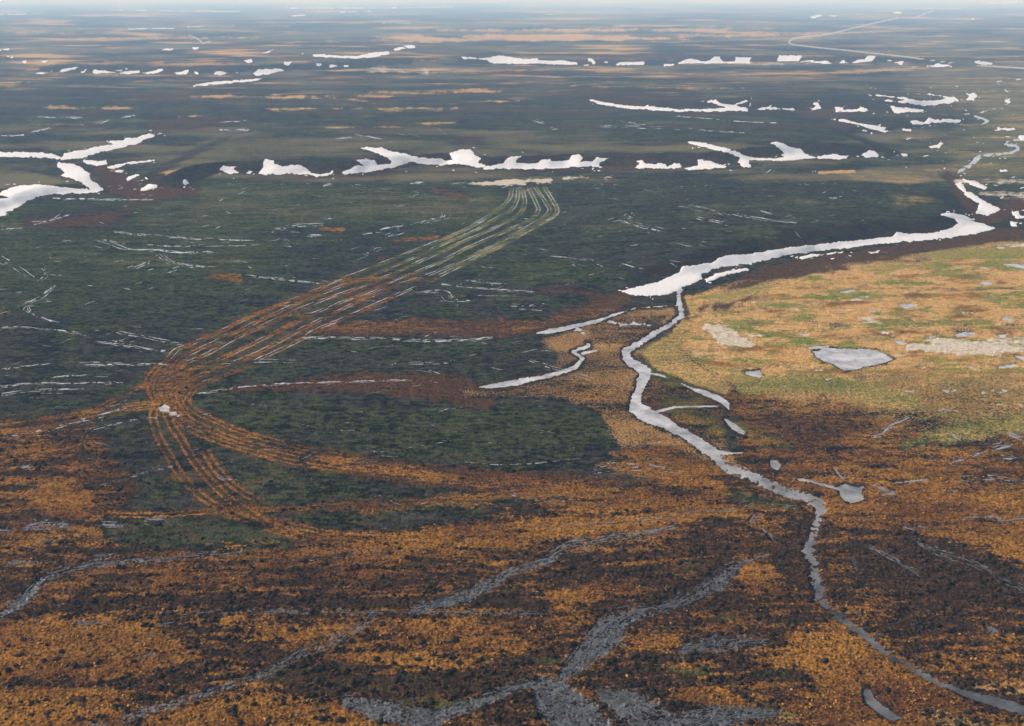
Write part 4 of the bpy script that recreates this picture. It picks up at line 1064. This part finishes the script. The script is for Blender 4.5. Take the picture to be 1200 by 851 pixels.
def gravel_material():
    m, t, b = nodes('gravel')
    geo = mk(t, 'ShaderNodeNewGeometry')
    n = noise(t, geo.outputs['Position'], 1 / 20.0, 5, .65)
    t.links.new(mixc(t, n, (0.25, 0.215, 0.175), (0.40, 0.355, 0.30)), b.inputs['Base Color'])
    b.inputs['Roughness'].default_value = .95
    return m


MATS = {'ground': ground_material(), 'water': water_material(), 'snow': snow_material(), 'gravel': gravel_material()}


# ------------------------------------------------------------------ meshes
def cells_mesh(name, cellmask, z, mat, r0=0, c0=0, attrs=False):
    """one mesh from the marked cells of a lattice window"""
    rr, cc = np.nonzero(cellmask)
    nr, nc = z.shape
    i00 = rr * nc + cc
    quads = np.stack([i00 + nc, i00 + nc + 1, i00 + 1, i00], 1)
    used, inv = np.unique(quads.ravel(), return_inverse=True)
    gr, gc = used // nc + r0, used % nc + c0
    co = np.stack([X0[gr, gc], Y0[gr, gc], z.ravel()[used]], 1)
    org = np.zeros(3) if attrs else np.array([co[:, 0].mean(), co[:, 1].mean(), co[:, 2].min()])
    co = (co - org).astype(np.float32)
    me = bpy.data.meshes.new(name)
    n = len(quads)
    me.vertices.add(len(co))
    me.vertices.foreach_set('co', co.ravel())
    me.loops.add(n * 4)
    me.loops.foreach_set('vertex_index', inv.astype(np.int32).ravel())
    me.polygons.add(n)
    me.polygons.foreach_set('loop_start', np.arange(0, n * 4, 4, dtype=np.int32))
    me.polygons.foreach_set('loop_total', np.full(n, 4, np.int32))
    me.polygons.foreach_set('use_smooth', np.ones(n, bool))
    me.update(calc_edges=True)
    if attrs:
        for an, chs in (('cover_a', ('rust', 'gold', 'red', 'green')), ('cover_b', ('olive', 'pale', 'peat', 'damp'))):
            at = me.attributes.new(an, 'FLOAT_COLOR', 'POINT')
            v4 = np.stack([np.clip(COV[c][gr, gc], 0, 1.1) for c in chs], 1).astype(np.float32)
            at.data.foreach_set('color', v4.ravel())
    me.materials.append(mat)
    o = bpy.data.objects.new(name, me)
    o.location = org
    S.collection.objects.link(o)
    return o


def corners(a, f):
    return f(f(a[:-1, :-1], a[1:, :-1]), f(a[:-1, 1:], a[1:, 1:]))


left = np.ones((NR - 1, NC - 1), bool)
for name, field in TRACK_SD.items():
    m = (corners(field, np.minimum) < 0.3) & left
    left &= ~m
    o = cells_mesh('wheel_track', m, GROUND, MATS['ground'], attrs=True)
    o['kind'] = 'structure'
def on_ground(u, v):
    """survey point -> point on the relief"""
    u0, v0 = np.array(u, float), np.array(v, float)
    for _ in range(4):
        x, y = flat(u0, v0)
        fi = np.interp(v0, vrow, np.arange(NR))
        fj = np.interp(u0, ucol, np.arange(NC))
        i, j = np.minimum(fi.astype(int), NR - 2), np.minimum(fj.astype(int), NC - 2)
        a, b = fi - i, fj - j
        h = (BASE[i, j] * (1 - a) * (1 - b) + BASE[i + 1, j] * a * (1 - b) + BASE[i, j + 1] * (1 - a) * b + BASE[i + 1, j + 1] * a * b)
        uc, vc = chart(x, y, h)
        u0, v0 = u0 + (u - uc), v0 + (v - vc)
    return x, y, h


def ribbon_mesh(name, strands, mat, lift):
    co, faces = [], []
    k = 0
    for u, v, w in strands:
        tu, tv = np.gradient(u), np.gradient(v)
        tl = np.hypot(tu, tv) + 1e-6
        nu, nv = -tv / tl, tu / tl
        for s in (-.5, .5):
            x, y, h = on_ground(u + nu * w * s, v + nv * w * s)
            co.append(np.stack([x, y, h + lift], 1))
        n = len(u)
        a = k + np.arange(n - 1)
        faces.append(np.stack([a, a + n, a + n + 1, a + 1], 1))
        k += 2 * n
    co, faces = np.vstack(co), np.vstack(faces)
    org = np.array([co[:, 0].mean(), co[:, 1].mean(), co[:, 2].min()])
    me = bpy.data.meshes.new(name)
    me.from_pydata((co - org).tolist(), [], faces.tolist())
    me.materials.append(mat)
    o = bpy.data.objects.new(name, me)
    o.location = org
    S.collection.objects.link(o)
    o['kind'] = 'structure'
    # every face looks up
    me.update()
    nz = np.zeros(len(me.polygons) * 3, np.float32)
    me.polygons.foreach_get('normal', nz)
    if nz[2::3].mean() < 0:
        me.flip_normals()
    return o


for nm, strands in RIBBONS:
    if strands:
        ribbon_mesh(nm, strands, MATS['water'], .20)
ribbon_mesh('snow_crumbs', crumbs, MATS['snow'], .34)['kind'] = 'stuff'

o = cells_mesh('ground', left, GROUND, MATS['ground'], attrs=True)
o['kind'] = 'structure'

for k, (name, kind, lab, cat, grp, sl, sd, mt) in enumerate(SHEETS):
    r0, c0 = sl[0].start, sl[1].start
    near = 1.5
    cm = corners(sd, np.minimum) < near
    if not cm.any():
        continue
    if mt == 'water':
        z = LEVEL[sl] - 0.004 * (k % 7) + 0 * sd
    elif mt == 'snow':
        th = np.where(sd < 0, (.35 if Y0[sl].mean() > 700 else .4) * (1 - np.exp(sd * .5)), -0.45 * sd)
        z = BASE[sl] + .12 + th + np.where(sd < 0, .12 * SOFTN[sl], 0)
    else:
        z = BASE[sl] + np.where(sd < 0, .75, .35 - .9 * sd)
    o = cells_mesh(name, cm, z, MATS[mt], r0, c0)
    o['kind'] = kind
    if kind == 'thing':
        o['label'] = lab
        o['category'] = cat
        o['group'] = grp

# ------------------------------------------------------------------ low willow and birch scrub, too much of it to count
def scrub(name, n, dens, rmin, rmax, mat, seed):
    r = np.random.default_rng(seed)
    win = (slice(int(np.searchsorted(vrow, 455)), int(np.searchsorted(vrow, 868))), slice(int(np.searchsorted(ucol, -60)), int(np.searchsorted(ucol, 1260))))
    w = np.clip(dens[win], 0, None).ravel().astype(np.float64)
    w /= np.interp(Y0[win].ravel(), [150, 700], [.6, 1.4])
    k = r.choice(len(w), n, p=w / w.sum())
    jx, jy = r.normal(0, .25, n), r.normal(0, .35, n)
    x, y = X0[win].ravel()[k] + jx, Y0[win].ravel()[k] + jy
    z = GROUND[win].ravel()[k]
    t = (1 + 5 ** .5) / 2
    iv = np.array([(-1, t, 0), (1, t, 0), (-1, -t, 0), (1, -t, 0), (0, -1, t), (0, 1, t), (0, -1, -t), (0, 1, -t), (t, 0, -1), (t, 0, 1), (-t, 0, -1), (-t, 0, 1)]) / 1.9
    fc = np.array([(0, 11, 5), (0, 5, 1), (0, 1, 7), (0, 7, 10), (0, 10, 11), (1, 5, 9), (5, 11, 4), (11, 10, 2), (10, 7, 6), (7, 1, 8),
                   (3, 9, 4), (3, 4, 2), (3, 2, 6), (3, 6, 8), (3, 8, 9), (4, 9, 5), (2, 4, 11), (6, 2, 10), (8, 6, 7), (9, 8, 1)])
    rad = rmin + (rmax - rmin) * r.random(n) ** 2
    sx, sy, sz = rad * r.uniform(.8, 1.6, n), rad * r.uniform(.7, 1.2, n), rad * r.uniform(.45, .8, n)
    a = r.uniform(0, 2 * math.pi, n)
    p = iv[None] * r.uniform(.65, 1.3, (n, 12, 1))
    px_, py_ = p[..., 0] * sx[:, None], p[..., 1] * sy[:, None]
    co = np.stack([px_ * np.cos(a)[:, None] - py_ * np.sin(a)[:, None] + x[:, None], px_ * np.sin(a)[:, None] + py_ * np.cos(a)[:, None] + y[:, None],
                   p[..., 2] * sz[:, None] + (z + sz * .45)[:, None]], -1).reshape(-1, 3)
    ff = (fc[None] + (np.arange(n) * 12)[:, None, None]).reshape(-1, 3)
    me = bpy.data.meshes.new(name)
    org = np.array([co[:, 0].mean(), co[:, 1].mean(), 0])
    me.vertices.add(len(co))
    me.vertices.foreach_set('co', (co - org).astype(np.float32).ravel())
    me.loops.add(len(ff) * 3)
    me.loops.foreach_set('vertex_index', ff.astype(np.int32).ravel())
    me.polygons.add(len(ff))
    me.polygons.foreach_set('loop_start', np.arange(0, len(ff) * 3, 3, dtype=np.int32))
    me.polygons.foreach_set('loop_total', np.full(len(ff), 3, np.int32))
    me.update(calc_edges=True)
    me.materials.append(mat)
    o = bpy.data.objects.new(name, me)
    o.location = org
    S.collection.objects.link(o)
    o['kind'] = 'stuff'


def scrub_material(name, a, b_):
    m, t, b = nodes(name)
    geo = mk(t, 'ShaderNodeNewGeometry')
    n = noise(t, geo.outputs['Position'], 1 / 2.0, 4, .7)
    n = math_(t, 'ADD', math_(t, 'MULTIPLY', math_(t, 'SUBTRACT', n, .5), 3.0), .5, clamp=True)
    t.links.new(mixc(t, n, a, b_), b.inputs['Base Color'])
    b.inputs['Roughness'].default_value = 1.0
    b.inputs['Specular IOR Level'].default_value = 0.0
    return m


not_wet = (CARVE < .02) & (np.minimum.reduce([f for f in TRACK_SD.values()]) > 1.0)
clump = np.clip(fbm(Uw / 26, Vw / 8, 4, 95) + .1, 0, 1) ** 1.5
scrub('dwarf_shrubs', 5200, not_wet * clump * np.clip(COV['peat'] + .6 * COV['red'] - .5 * COV['gold'] - .9 * COV['rust'], 0.02, 1), .22, .85,
      scrub_material('dark_scrub', (0.010, 0.008, 0.006), (0.055, 0.032, 0.018)), 3)
clump2 = np.clip(fbm(Uw / 22, Vw / 7, 4, 97) + .05, 0, 1) ** 1.5
scrub('sedge_tussocks', 2600, not_wet * clump2 * np.clip(COV['rust'] - .35, 0, 1), .14, .42,
      scrub_material('rust_sedge', (0.12, 0.050, 0.014), (0.44, 0.23, 0.055)), 4)

# ------------------------------------------------------------------ the air
hx, hy0, hy1, z0, z1 = 160000.0, -5000.0, 140000.0, -14.0, CAM_H + 6.0
hv = [(sx * hx, yy, zz) for zz in (z0, z1) for yy in (hy0, hy1) for sx in (-1, 1)]
hf = [(0, 2, 3, 1), (4, 5, 7, 6), (0, 1, 5, 4), (2, 6, 7, 3), (0, 4, 6, 2), (1, 3, 7, 5)]
me = bpy.data.meshes.new('haze')
me.from_pydata(hv, [], hf)
hm = bpy.data.materials.new('haze')
hm.use_nodes = True
ht = hm.node_tree
ht.nodes.clear()
pv = mk(ht, 'ShaderNodeVolumePrincipled')
pv.inputs['Color'].default_value = HAZE_COLOR
pv.inputs['Absorption Color'].default_value = (1, 1, 1, 1)
pv.inputs['Density'].default_value = HAZE_DENSITY
ho = mk(ht, 'ShaderNodeOutputMaterial')
ht.links.new(pv.outputs[0], ho.inputs['Volume'])
me.materials.append(hm)
haze = bpy.data.objects.new('haze', me)
S.collection.objects.link(haze)
haze['kind'] = 'stuff'
